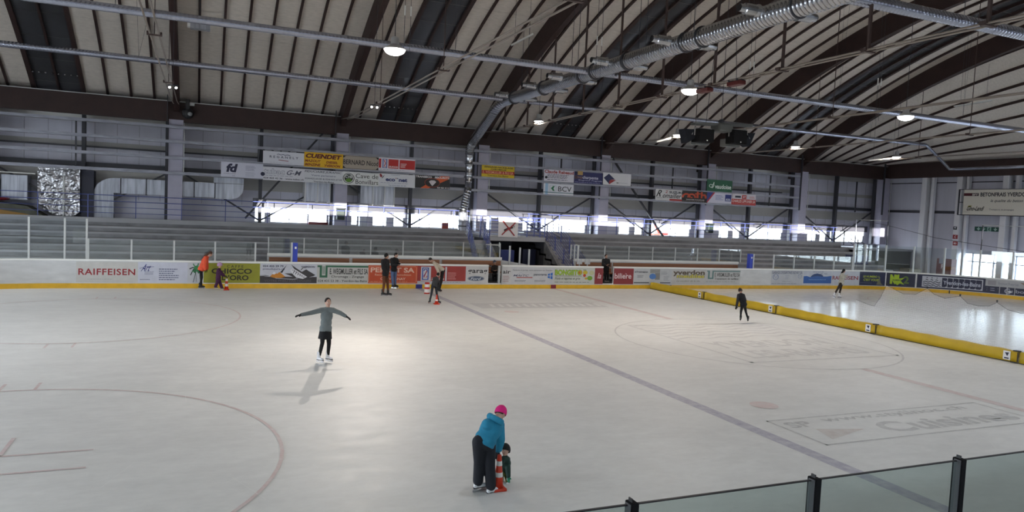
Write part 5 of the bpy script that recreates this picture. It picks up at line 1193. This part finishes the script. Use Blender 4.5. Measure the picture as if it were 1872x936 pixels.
for k in range(5): wl.append(('l', '20222E', [(12+i*1.4, 8+k*4.8+1.0*math.sin(i*.9+k)) for i in range(25)], 1.7))
board_ad(SX(1676), SX(1801), '23253F', [('r', 'B4B6C0', 10, 3.5, 121, 30.5), ('r', '22243E', 46, 5.5, 119.5, 28.5)]+wl+[('t', 'B4B8C8', 'Yverdon-les-Bains', 50, 12, 117, 22, {'b': .02})], 125, 34, 'dark blue panel with white wave emblem reading Yverdon-les-Bains')
board_ad(SX(1801), SX(1801)+4.6, 'A8A8AA', [('r', '26283E', 0, 17, 150, 34), ('r', '8E8C90', 4, 3, 18, 14), ('c', 'B8A89A', 8, 7, 2.4, 2.6), ('c', 'B8A89A', 14, 10, 2.4, 2.6), ('t', '84868E', 'boucherie', 22, 5, 56, 12), ('p', '8A7A6A', [(58, 3), (84, 3), (78, 9), (68, 10)]), ('lines', '8A8CA0', 3, 20, 26, 30, 2), ('o', 'A4A6B4', 40, 26, 7, 6.5, 2), ('c', 'C4C6CC', 42, 27, 3, 3.4), ('t', '9A9CA8', 'boulangerie', 52, 21, 120, 31, {'b': .02})], 150, 34, 'grey and dark blue panel at the right edge of the picture')
board_ad(SX(1801)+4.7, 44, '262C4A', [], 10, 10, 'dark panel of the right end boards beyond the picture edge')

# ================================================================== PEOPLE
def remesh(mb, name, m, vox, parent=None, it=3):
    me = mb.mesh('tmp', m); o = bpy.data.objects.new('tmp', me); COL.objects.link(o)
    r = o.modifiers.new('r', 'REMESH'); r.mode = 'VOXEL'; r.voxel_size = vox; r.use_smooth_shade = True
    s = o.modifiers.new('s', 'SMOOTH'); s.factor = .5; s.iterations = it
    dg = bpy.context.evaluated_depsgraph_get()
    nm = bpy.data.meshes.new_from_object(o.evaluated_get(dg)); bpy.data.objects.remove(o); bpy.data.meshes.remove(me)
    nm.name = name
    if not nm.materials: nm.materials.append(m)
    q = bpy.data.objects.new(name, nm); COL.objects.link(q)
    if parent: attach(q, parent)
    return q
def caps(mb, a, b, ra, rb, flat=1.0):
    a = Vector(a); b = Vector(b)
    mb.ell(a, ra, 14, 9); mb.ell(b, rb, 14, 9)
    if (b-a).length > .001: mb.tube([a, b], [ra, rb], 14)
def frame_rot(front, up):
    up = Vector(up).normalized(); f = Vector(front); f = (f-up*f.dot(up)).normalized(); x = f.cross(up)
    return Matrix((x, f, up)).transposed()          # local x = right, y = front, z = up
def hand_geo(mb, w, d, pn, k, curl=.35, pad=0):
    "palm and five fingers; w wrist, d hand direction, pn palm normal"
    d = Vector(d).normalized(); pn = Vector(pn); pn = (pn-d*pn.dot(d)).normalized(); sd = d.cross(pn)
    c = Vector(w)+d*.045*k
    R3 = Matrix((sd, d, pn)).transposed()
    mb.ell(c, ((.040+pad)*k, (.052+pad)*k, (.017+pad)*k), 12, 8, R3)
    for i, (off, ln) in enumerate(((-.030, .062), (-.010, .075), (.010, .080), (.030, .070))):
        p0 = c+d*.040*k+sd*off*k; p1 = p0+(d+pn*curl*.5).normalized()*ln*.5*k; p2 = p1+(d+pn*curl*1.6).normalized()*ln*.5*k
        caps(mb, p0, p1, (.0100+pad)*k, (.0092+pad)*k); caps(mb, p1, p2, (.0092+pad)*k, (.0080+pad)*k)
    p0 = c-d*.015*k+sd*.036*k; p1 = p0+(sd*.9+d*.7+pn*.3).normalized()*.036*k; p2 = p1+(sd*.35+d+pn*.4).normalized()*.030*k
    caps(mb, p0, p1, (.013+pad)*k, (.011+pad)*k); caps(mb, p1, p2, (.011+pad)*k, (.009+pad)*k)
SKIN = mat('skin', (.50, .30, .22), .5); SKIN2 = mat('skin_tan', (.36, .20, .14), .5)
def cloth(hexc, n=.12): return mat('cloth_'+hexc, lin(hexc), .85, noise=n, nscale=9, bump=.5, bscale=14)
BOOTW = mat('boot_white', (.72, .72, .74), .4); BOOTB = mat('boot_black', (.015, .015, .017), .45)
def figure(label, Yb, org, J, front, k, top, legs, boots, hair, k_puff=.0, vox=.010, toes=None, glove=None, skin=SKIN, hat=None, hood=None, longhair=None, skirt=None, blades=True, hem=.10, face_dir=None, legpuff=.012, helmet=None, head_k=1.0, brim=False):
    ox, oy, sc = org
    P = {n: at(ox+v[0]/sc, oy+v[1]/sc, 1, Yb+(v[2] if len(v) > 2 else 0)) for n, v in J.items()}
    zmin = min(P['anL'].z, P['anR'].z)
    root = empty('person', (P['anL']+P['anR'])/2, label, 'person'); root.location.z = 0
    F = Vector((front[0], front[1], 0)).normalized(); FD = Vector(face_dir).normalized() if face_dir else F
    H = P['head']; N = P['neck']; pel = (P['hipL']+P['hipR'])/2; sh = (P['shL']+P['shR'])/2
    chest = pel.lerp(sh, .72); up = (sh-pel).normalized(); wide = (P['shR']-P['shL'])
    R_t = frame_rot(F, up); hup = (H-N).normalized(); R_h = frame_rot(FD, hup)
    hk = k*head_k
    # --- body
    b = MB()
    b.ell(H, (.072*hk, .092*hk, .112*hk), 18, 12, R_h); b.ell(H-R_h @ Vector((0, -.018*hk, .055*hk)), (.055*hk, .062*hk, .062*hk), 14, 9, R_h)
    b.ell(H+R_h @ Vector((0, .098*hk, -.018*hk)), (.014*hk, .022*hk, .026*hk), 8, 6, R_h)         # nose
    b.ell(H+R_h @ Vector((0, .080*hk, .025*hk)), (.05*hk, .02*hk, .014*hk), 10, 6, R_h)            # brow
    b.ell(H+R_h @ Vector((0, .074*hk, -.088*hk)), (.026*hk, .022*hk, .02*hk), 10, 6, R_h)          # chin
    for s in (-1, 1): b.ell(H+R_h @ Vector((s*.074*hk, 0, -.01*hk)), (.014*hk, .022*hk, .032*hk), 8, 6, R_h)
    caps(b, N, H-hup*.05*hk, .055*k, .050*k); caps(b, sh.lerp(N, .3), N, .07*k, .056*k)
    b.ell(chest, (.145*k, .098*k, .16*k), 16, 10, R_t); b.ell(pel.lerp(sh, .35), (.125*k, .088*k, .16*k), 16, 10, R_t); b.ell(pel+up*.02*k, (.145*k, .10*k, .11*k), 16, 10, R_t)
    for s in 'LR':
        caps(b, sh.lerp(P['sh'+s], .4), P['sh'+s], .06*k, .052*k); caps(b, P['sh'+s], P['el'+s], .048*k, .036*k); caps(b, P['el'+s], P['ha'+s], .036*k, .024*k)
        d = (P['ha'+s]-P['el'+s]).normalized()
        hand_geo(b, P['ha'+s], d, Vector((0, 0, -1)) if abs(d.z) < .7 else F*-1, k)
        caps(b, P['hip'+s], P['kn'+s], .078*k, .052*k); caps(b, P['kn'+s], P['an'+s], .052*k, .034*k)
    body = remesh(b, 'body', skin, min(vox, .0085), root)
    for s in (-1, 1):
        m = MB(); m.ell(H+R_h @ Vector((s*.031*hk, .0865*hk, .002*hk)), (.014*hk, .010*hk, .008*hk), 10, 6, R_h); ey = m.build('eye', M_cap, body, True)
        m = MB(); m.ell(H+R_h @ Vector((s*.031*hk, .095*hk, .002*hk)), (.006*hk, .004*hk, .006*hk), 8, 5, R_h); m.build('pupil', M_black, ey, True)
    m = MB(); m.ell(H+R_h @ Vector((0, .0905*hk, -.052*hk)), (.024*hk, .008*hk, .006*hk), 10, 5, R_h); m.build('mouth', mat('lips', (.32, .10, .09), .5), body, True)
    # --- top
    pd = .018+k_puff; t = MB()
    t.ell(chest, ((.150+pd)*k, (.100+pd)*k, (.175+pd)*k), 16, 10, R_t); t.ell(pel.lerp(sh, .4), ((.135+pd)*k, (.098+pd)*k, .17*k), 16, 10, R_t); t.ell(pel+up*(.10-hem)*k, ((.150+pd)*k, (.112+pd)*k, .13*k), 16, 10, R_t)
    t.ell(pel-up*(hem-.03)*k, ((.150+pd)*k, (.112+pd)*k, .06*k), 16, 10, R_t)
    caps(t, sh, sh.lerp(N, .75), .075*k, (.062+pd*.5)*k)
    for s in 'LR':
        caps(t, sh.lerp(P['sh'+s], .3), P['sh'+s], (.07+pd)*k, (.056+pd)*k); caps(t, P['sh'+s], P['el'+s], (.052+pd)*k, (.042+pd)*k)
        caps(t, P['el'+s], P['el'+s].lerp(P['ha'+s], .93), (.042+pd)*k, (.030+pd)*k)
    jk = remesh(t, 'jacket', cloth(top), vox, root, 4)
    # --- trousers
    t = MB(); t.ell(pel, ((.145+legpuff)*k, (.105+legpuff)*k, .12*k), 16, 10, R_t)
    for s in 'LR':
        e_ = P['kn'+s].lerp(P['an'+s], .92)
        caps(t, P['hip'+s], P['kn'+s], (.082+legpuff)*k, (.056+legpuff)*k); caps(t, P['kn'+s], e_, (.056+legpuff)*k, (.040+legpuff*1.3)*k)
    tr = remesh(t, 'trousers', cloth(legs), vox, root, 4)
    if skirt:
        m = MB(); n_ = 22
        for j in range(4):
            for i in range(n_):
                a = 2*PI*i/n_; q = R_t @ Vector(((.155+.03*j/3)*k*math.cos(a), (.125+.03*j/3)*k*math.sin(a), (.02-.075*j)*k)); m.v.append(tuple(pel+q))
        for j in range(3):
            for i in range(n_): i2 = (i+1) % n_; m.f.append((j*n_+i, (j+1)*n_+i, (j+1)*n_+i2, j*n_+i2))
        m.f.append(tuple(range(n_)))
        m.build('skirt', cloth(skirt), root, True)
    # --- hair / hat
    m = MB()
    m.ell(H+R_h @ Vector((0, -.022*hk, .022*hk)), (.084*hk, .094*hk, .108*hk), 18, 12, R_h)
    if longhair:
        for i in range(4): m.ell(H+R_h @ Vector((0, -(.05+.02*i)*hk, -.06*i*hk)), ((.07-.006*i)*hk, .06*hk, .075*hk), 12, 8, R_h)
    remesh(m, 'hair', cloth(hair), .008, root, 2)
    if hat or helmet:
        m = MB(); g = 1.0 if hat else 1.12
        n_ = 20
        for j in range(8):
            for i in range(n_):
                a = 2*PI*i/n_; ph = PI*(.60-.14*math.sin(a))*j/7
                q = R_h @ Vector((.097*hk*g*math.sin(ph)*math.cos(a), .114*hk*g*math.sin(ph)*math.sin(a)-.012*hk, .124*hk*g*math.cos(ph)+.014*hk)); m.v.append(tuple(H+q))
        for j in range(7):
            for i in range(n_): i2 = (i+1) % n_; m.f.append((j*n_+i, (j+1)*n_+i, (j+1)*n_+i2, j*n_+i2))
        ho = m.build('hat' if hat else 'helmet', cloth(hat or helmet), root, True)
        if hat: 
            m = MB(); m.ell(H+R_h @ Vector((0, -.03*hk, .13*hk)), .022*hk, 8, 6); m.build('crown_knot', cloth(hat), ho, True)
        if brim: m = MB(); m.ell(H+R_h @ Vector((0, .11*hk, .03*hk)), (.07*hk, .06*hk, .010*hk), 12, 6, R_h); m.build('brim', cloth(brim), ho, True)
    if hood:
        m = MB(); c = N-F*.07*k+up*.03*k
        for i in range(9):
            a = PI*(-.15+1.3*i/8); q = R_t @ Vector((.115*k*math.cos(a), -.085*k*math.sin(a), 0)); m.ell(c+q, (.048*k, .048*k, .055*k), 10, 7, R_t)
        m.ell(c, (.11*k, .075*k, .045*k), 12, 8, R_t)
        remesh(m, 'hood', cloth(hood), .009, root, 4)
    if glove:
        for s in 'LR':
            m = MB(); d = (P['ha'+s]-P['el'+s]).normalized(); hand_geo(m, P['ha'+s], d, Vector((0, 0, -1)) if abs(d.z) < .7 else F*-1, k, pad=.005)
            caps(m, P['ha'+s]-d*.03*k, P['ha'+s]+d*.02*k, .036*k, .032*k); remesh(m, 'glove', cloth(glove), .0075, root, 2)
    # --- boots and blades
    for s in 'LR':
        A = P['an'+s]; td = Vector(toes[s] if toes else (F.x, F.y, 0)).normalized(); sole = A.z-.085*k
        Rb = frame_rot(td, (0, 0, 1)) if abs(td.z) < .9 else frame_rot(td, (1, 0, 0))
        Rb = frame_rot(Vector((td.x, td.y, 0)), (0, 0, 1)) if abs(td.z) < .05 else frame_rot(td, Vector((-td.z*td.x, -td.z*td.y, 1)))
        loc = lambda x, y, z: A+Rb @ Vector((x*k, y*k, z*k))
        m = MB(); caps(m, loc(0, -.01, .10), loc(0, -.005, -.01), .056*k, .050*k); m.ell(loc(0, .045, -.045), (.045*k, .105*k, .042*k), 14, 9, Rb); m.ell(loc(0, .11, -.055), (.042*k, .06*k, .032*k), 12, 8, Rb); m.ell(loc(0, -.04, -.045), (.040*k, .042*k, .045*k), 12, 8, Rb)
        bt = remesh(m, 'skate' if blades else 'boot', BOOTW if boots == 'w' else BOOTB, .009, root, 2)
        if blades:
            m = MB(); v = []
            for x in (-.022, .022):
                v += [loc(x, -.075, -.080), loc(x, .165, -.080), loc(x, .165, -.092), loc(x, -.075, -.092)]
            m.add(v, [(0, 1, 2, 3), (7, 6, 5, 4), (0, 4, 5, 1), (1, 5, 6, 2), (2, 6, 7, 3), (3, 7, 4, 0)]); m.build('sole', M_black, bt)
            m = MB(); v = []
            for x in (-.003, .003):
                v += [loc(x, -.10, -.125), loc(x, -.085, -.150), loc(x, .165, -.150), loc(x, .19, -.120), loc(x, .14, -.09), loc(x, .09, -.092), loc(x, .06, -.118), loc(x, .0, -.118), loc(x, -.03, -.092), loc(x, -.07, -.092)]
            m.add(v, [tuple(range(10)), tuple(range(19, 9, -1))]+[(i, 10+i, 10+(i+1) % 10, (i+1) % 10) for i in range(10)]); m.build('blade', M_steel, bt)
        else:
            m = MB(); m.ell(loc(0, .045, -.088), (.048*k, .115*k, .018*k), 14, 6, Rb); m.build('sole', M_cap, bt, True)
    return root, P

def cone(p, h, label, bands, c0='C8361A', r=.11, base=True, taper=.22, square=True):
    e = empty('traffic_cone', p, label, 'traffic cone'); x, y = p[0], p[1]
    m = MB(); z0 = .035 if base else 0
    m.tube([(x, y, z0), (x, y, h)], [r, r*taper], 22); cb = m.build('cone_body', cmat(c0), e, True)
    for a, b in bands:
        ra = r+(r*taper-r)*a; rb = r+(r*taper-r)*b
        m = MB(); m.tube([(x, y, z0+(h-z0)*a), (x, y, z0+(h-z0)*b)], [ra+.003, rb+.003], 22, cap=False); m.build('white_band', cmat('D8D4D0'), cb, True)
    if base: m = MB(); m.box((x-r*1.35, y-r*1.35, 0), (x+r*1.35, y+r*1.35, .04)); m.build('base', cmat(c0), e, bevel=.01)
    return e

O1 = (820, 720, 4.678)
figure('person in blue hooded jacket and pink hat bending over the foreground cone', -9.85, O1,
    dict(head=(446, 165, .12), neck=(412, 222, .04), shL=(330, 262, -.02), shR=(432, 268, .10), elL=(372, 385, .26), haL=(410, 480, .24), elR=(442, 392, .10), haR=(424, 474, .12),
         hipL=(262, 412, 0), hipR=(345, 415, .02), knL=(262, 585, .06), knR=(352, 610, .0), anL=(252, 758, .04), anR=(362, 800, -.04)),
    (.8, .6), .86, '1F7E9E', '14161F', 'w', '3A2418', k_puff=.022, vox=.009, hat='D81878', hood='1F7E9E', glove='16161A', face_dir=(.75, .5, -.35), toes={'L': (1, .15, 0), 'R': (1, .25, 0)}, legpuff=.035, hem=.04)
figure('small child in dark green jacket crouched behind the foreground cone', -9.62, O1,
    dict(head=(484, 482, .06), neck=(488, 535, .04), shL=(462, 560, 0), shR=(502, 560, .08), elL=(440, 610, -.05), haL=(425, 560, -.06), elR=(508, 630, .0), haR=(512, 710, -.08),
         hipL=(458, 665, .12), hipR=(492, 662, .16), knL=(450, 705, .04), knR=(498, 705, .06), anL=(452, 752, .06), anR=(508, 752, .0)),
    (-.6, -.8), .50, '14332C', '4A5418', 'w', '14100E', k_puff=.02, vox=.008, glove='1E7A5C', face_dir=(-.6, -.6, -.45), head_k=1.35, legpuff=.02, helmet='141416', blades=False, hem=.05)
cone((-13.04, -9.82, 0), .50, 'orange cone held between the two people in the foreground', ((.34, .48), (.68, .82)), r=.072, taper=.38)

O2 = (520, 530, 6.243)
figure('person in grey sweater and black leggings gliding with arms spread', -1.07, O2,
    dict(head=(497, 143, 0), neck=(494, 208, 0), shL=(418, 232, 0), shR=(556, 232, 0), elL=(300, 262, -.05), haL=(190, 284, -.12), elR=(640, 264, -.05), haR=(700, 300, -.12),
         hipL=(438, 468, 0), hipR=(500, 468, 0), knL=(432, 605, -.03), knR=(508, 615, 0), anL=(396, 762, 0), anR=(496, 752, .06)),
    (.15, -1), .92, '707878', '08080A', 'w', '1E1410', vox=.009, glove='0A0A0C', skirt='0A0A0E', toes={'L': (.6, -.8, 0), 'R': (.6, -.8, 0)}, legpuff=.0, hem=.02, longhair=False)
O3 = (340, 450, 10.4)
figure('person in orange jacket leaning over the purple child by the left boards', 14.45, O3,
    dict(head=(462, 150, 0), neck=(412, 205, 0), shL=(372, 232, -.14), shR=(385, 225, .14), elL=(362, 350, -.15), haL=(372, 440, -.12), elR=(392, 345, .12), haR=(398, 430, .1),
         hipL=(278, 455, -.08), hipR=(290, 455, .08), knL=(300, 590, -.06), knR=(285, 600, .10), anL=(268, 752, -.04), anR=(292, 745, .10)),
    (1, .0), .90, 'D85232', '0C0A0C', 'b', '4A2C1C', k_puff=.03, vox=.013, glove='101012', face_dir=(.8, -.1, -.6), hem=.02, legpuff=.004, longhair=True)
figure('child in purple snowsuit and pink white helmet holding a small cone', 14.2, O3,
    dict(head=(645, 362, 0), neck=(632, 425, 0), shL=(612, 465, -.10), shR=(632, 462, .10), elL=(660, 520, -.12), haL=(712, 560, -.08), elR=(680, 515, .1), haR=(722, 555, .06),
         hipL=(606, 610, -.06), hipR=(620, 610, .06), knL=(590, 700, -.05), knR=(650, 705, .06), anL=(560, 770, -.04), anR=(680, 785, .04)),
    (1, 0), .66, '42183E', '42183E', 'b', '1E1210', k_puff=.04, vox=.012, helmet='B08AB0', brim='D0C8D0', glove='2A1028', face_dir=(1, -.1, -.3), head_k=1.25, legpuff=.045, hem=.04, blades=False)
cone((-15.93, 14.35, 0), .50, 'red and white cone beside the purple child', ((.28, .52), (.76, .99)), r=.085, taper=.45)
O4 = (685, 455, 8.136)
figure('person in black jacket and brown trousers standing on skates with back half turned', 12.13, O4,
    dict(head=(176, 108, 0), neck=(165, 152, 0), shL=(122, 185, -.1), shR=(190, 185, .12), elL=(128, 290, -.14), haL=(172, 372, -.16), elR=(198, 285, .12), haR=(190, 372, .02),
         hipL=(142, 385, -.04), hipR=(176, 385, .06), knL=(140, 515, -.04), knR=(192, 515, .05), anL=(122, 650, 0), anR=(200, 652, .04)),
    (.9, -.3), 1.02, '0E0D10', '5E341A', 'b', '0C0A0A', k_puff=.018, vox=.013, glove='0A0A0A', face_dir=(1, .2, -.1), skin=SKIN2, legpuff=.006, hem=.04)
figure('person in dark jacket and light blue jeans leaning by the boards', 14.72, O4,
    dict(head=(318, 95, 0), neck=(300, 138, 0), shL=(256, 162, -.05), shR=(326, 164, .08), elL=(262, 240, -.16), haL=(330, 238, -.22), elR=(352, 225, 0), haR=(365, 212, -.10),
         hipL=(262, 325, -.02), hipR=(306, 325, .05), knL=(262, 425, -.04), knR=(305, 428, .04), anL=(272, 540, -.04), anR=(306, 535, .05)),
    (.8, -.5), .98, '0C0C0F', '506488', 'b', '14100E', k_puff=.025, vox=.013, face_dir=(.7, -.6, -.5), legpuff=.01, hem=.03, blades=True)
figure('person in cream sweater bending down over the small dark dressed child', 13.72, O4,
    dict(head=(832, 165, 0), neck=(872, 190, 0), shL=(892, 222, -.14), shR=(902, 222, .14), elL=(938, 320, -.16), haL=(958, 395, -.14), elR=(955, 310, .12), haR=(962, 392, .08),
         hipL=(1010, 320, -.07), hipR=(1018, 320, .08), knL=(985, 455, -.06), knR=(1000, 455, .08), anL=(955, 600, -.04), anR=(968, 598, .08)),
    (-1, 0), .90, 'B8AC9A', '120E10', 'b', '0C0A0A', k_puff=.01, vox=.013, face_dir=(-.8, -.2, -.6), legpuff=.004, hem=.0, skin=SKIN2, toes={'L': (.3, -1, 0), 'R': (.4, -1, 0)})
figure('child in dark grey top bending forward over an orange cone', 9.45, O4,
    dict(head=(940, 385, .05), neck=(928, 420, .02), shL=(882, 440, -.06), shR=(935, 445, .08), elL=(872, 500, .10), haL=(900, 560, .2), elR=(952, 510, .16), haR=(938, 575, .2),
         hipL=(862, 545, -.02), hipR=(912, 545, .02), knL=(848, 650, -.02), knR=(920, 655, 0), anL=(822, 765, -.02), anR=(946, 775, .02)),
    (.35, .9), .74, '2E2E30', '1C2028', 'b', '0A0808', k_puff=.01, vox=.011, glove='121214', face_dir=(.2, .8, -.4), toes={'L': (-.5, -.5, 0), 'R': (.8, -.3, 0)}, legpuff=.006, hem=.04)
cone((-8.08, 9.33, 0), .40, 'orange cone between the skates of the small dark dressed child', ((.3, .45),), r=.08, taper=.2)
cone((-7.45, 12.88, 0), .52, 'broad red and white striped cone near the blue line marker', ((.12, .42), (.60, .86)), r=.13, taper=.85, c0='C02E20', base=False)
O9 = (1330, 515, 10.4)
figure('person all in black with dark cap skating along the yellow pads', 3.1, O9,
    dict(head=(246, 172, 0), neck=(258, 222, 0), shL=(212, 258, 0), shR=(300, 258, 0), elL=(192, 370, -.05), haL=(172, 462, -.1), elR=(335, 350, .1), haR=(335, 420, .02),
         hipL=(285, 440, 0), hipR=(325, 440, .02), knL=(256, 570, -.06), knR=(350, 580, .06), anL=(250, 690, -.04), anR=(388, 705, .08)),
    (-.3, -1), .80, '101018', '08080A', 'b', '0C0808', k_puff=.01, vox=.012, glove='0A0A0A', hat='1A1016', brim='1A1016', skin=SKIN2, legpuff=.0, hem=.06, toes={'L': (-.6, -.6, 0), 'R': (-.5, -.6, 0)})
O10 = (1500, 480, 11.7)
figure('person in cream jacket with long dark hair skating beyond the yellow pads', 10.5, O10,
    dict(head=(500, 180, 0), neck=(482, 235, 0), shL=(462, 262, -.12), shR=(480, 260, .12), elL=(480, 330, -.16), haL=(540, 300, -.14), elR=(505, 325, .12), haR=(548, 290, .02),
         hipL=(430, 455, -.06), hipR=(448, 455, .06), knL=(362, 572, -.05), knR=(425, 585, .06), anL=(292, 690, -.04), anR=(396, 702, .04)),
    (1, 0), .90, 'A8A498', '2E241C', 'w', '0A0706', k_puff=.025, vox=.014, longhair=True, legpuff=.006, hem=.03, toes={'L': (.8, 0, -.3), 'R': (1, -.2, 0)})
O11 = (1080, 455, 12.48)
figure('person in black standing in the open gate of the dark red board panel', 15.55, O11,
    dict(head=(352, 172, 0), neck=(350, 225, 0), shL=(288, 262, 0), shR=(408, 262, 0), elL=(278, 360, -.05), haL=(345, 375, -.18), elR=(420, 365, -.05), haR=(398, 358, -.2),
         hipL=(330, 465, 0), hipR=(385, 465, 0), knL=(330, 590, 0), knR=(388, 590, 0), anL=(330, 700, 0), anR=(390, 700, 0)),
    (.1, -1), .96, '08080A', '060608', 'b', '0A0808', k_puff=.02, vox=.013, skin=SKIN2, legpuff=.01, hem=.05, blades=False)
O12 = (880, 380, 6.24)
figure('person with blue grey cap sitting on the bench behind the left open gate', 16.35, O12,
    dict(head=(152, 622, 0), neck=(152, 655, 0), shL=(128, 672, 0), shR=(178, 672, 0), elL=(118, 720, -.1), haL=(140, 716, -.3), elR=(188, 720, -.1), haR=(172, 714, -.3),
         hipL=(140, 762, 0), hipR=(168, 762, 0), knL=(136, 765, -.42), knR=(172, 765, -.42), anL=(136, 835, -.45), anR=(172, 835, -.45)),
    (.1, -1), .90, '18120F', '101216', 'b', '14100E', k_puff=.01, vox=.014, hat='3A4456', skin=SKIN2, legpuff=.01, blades=False, face_dir=(.1, -1, -.3))
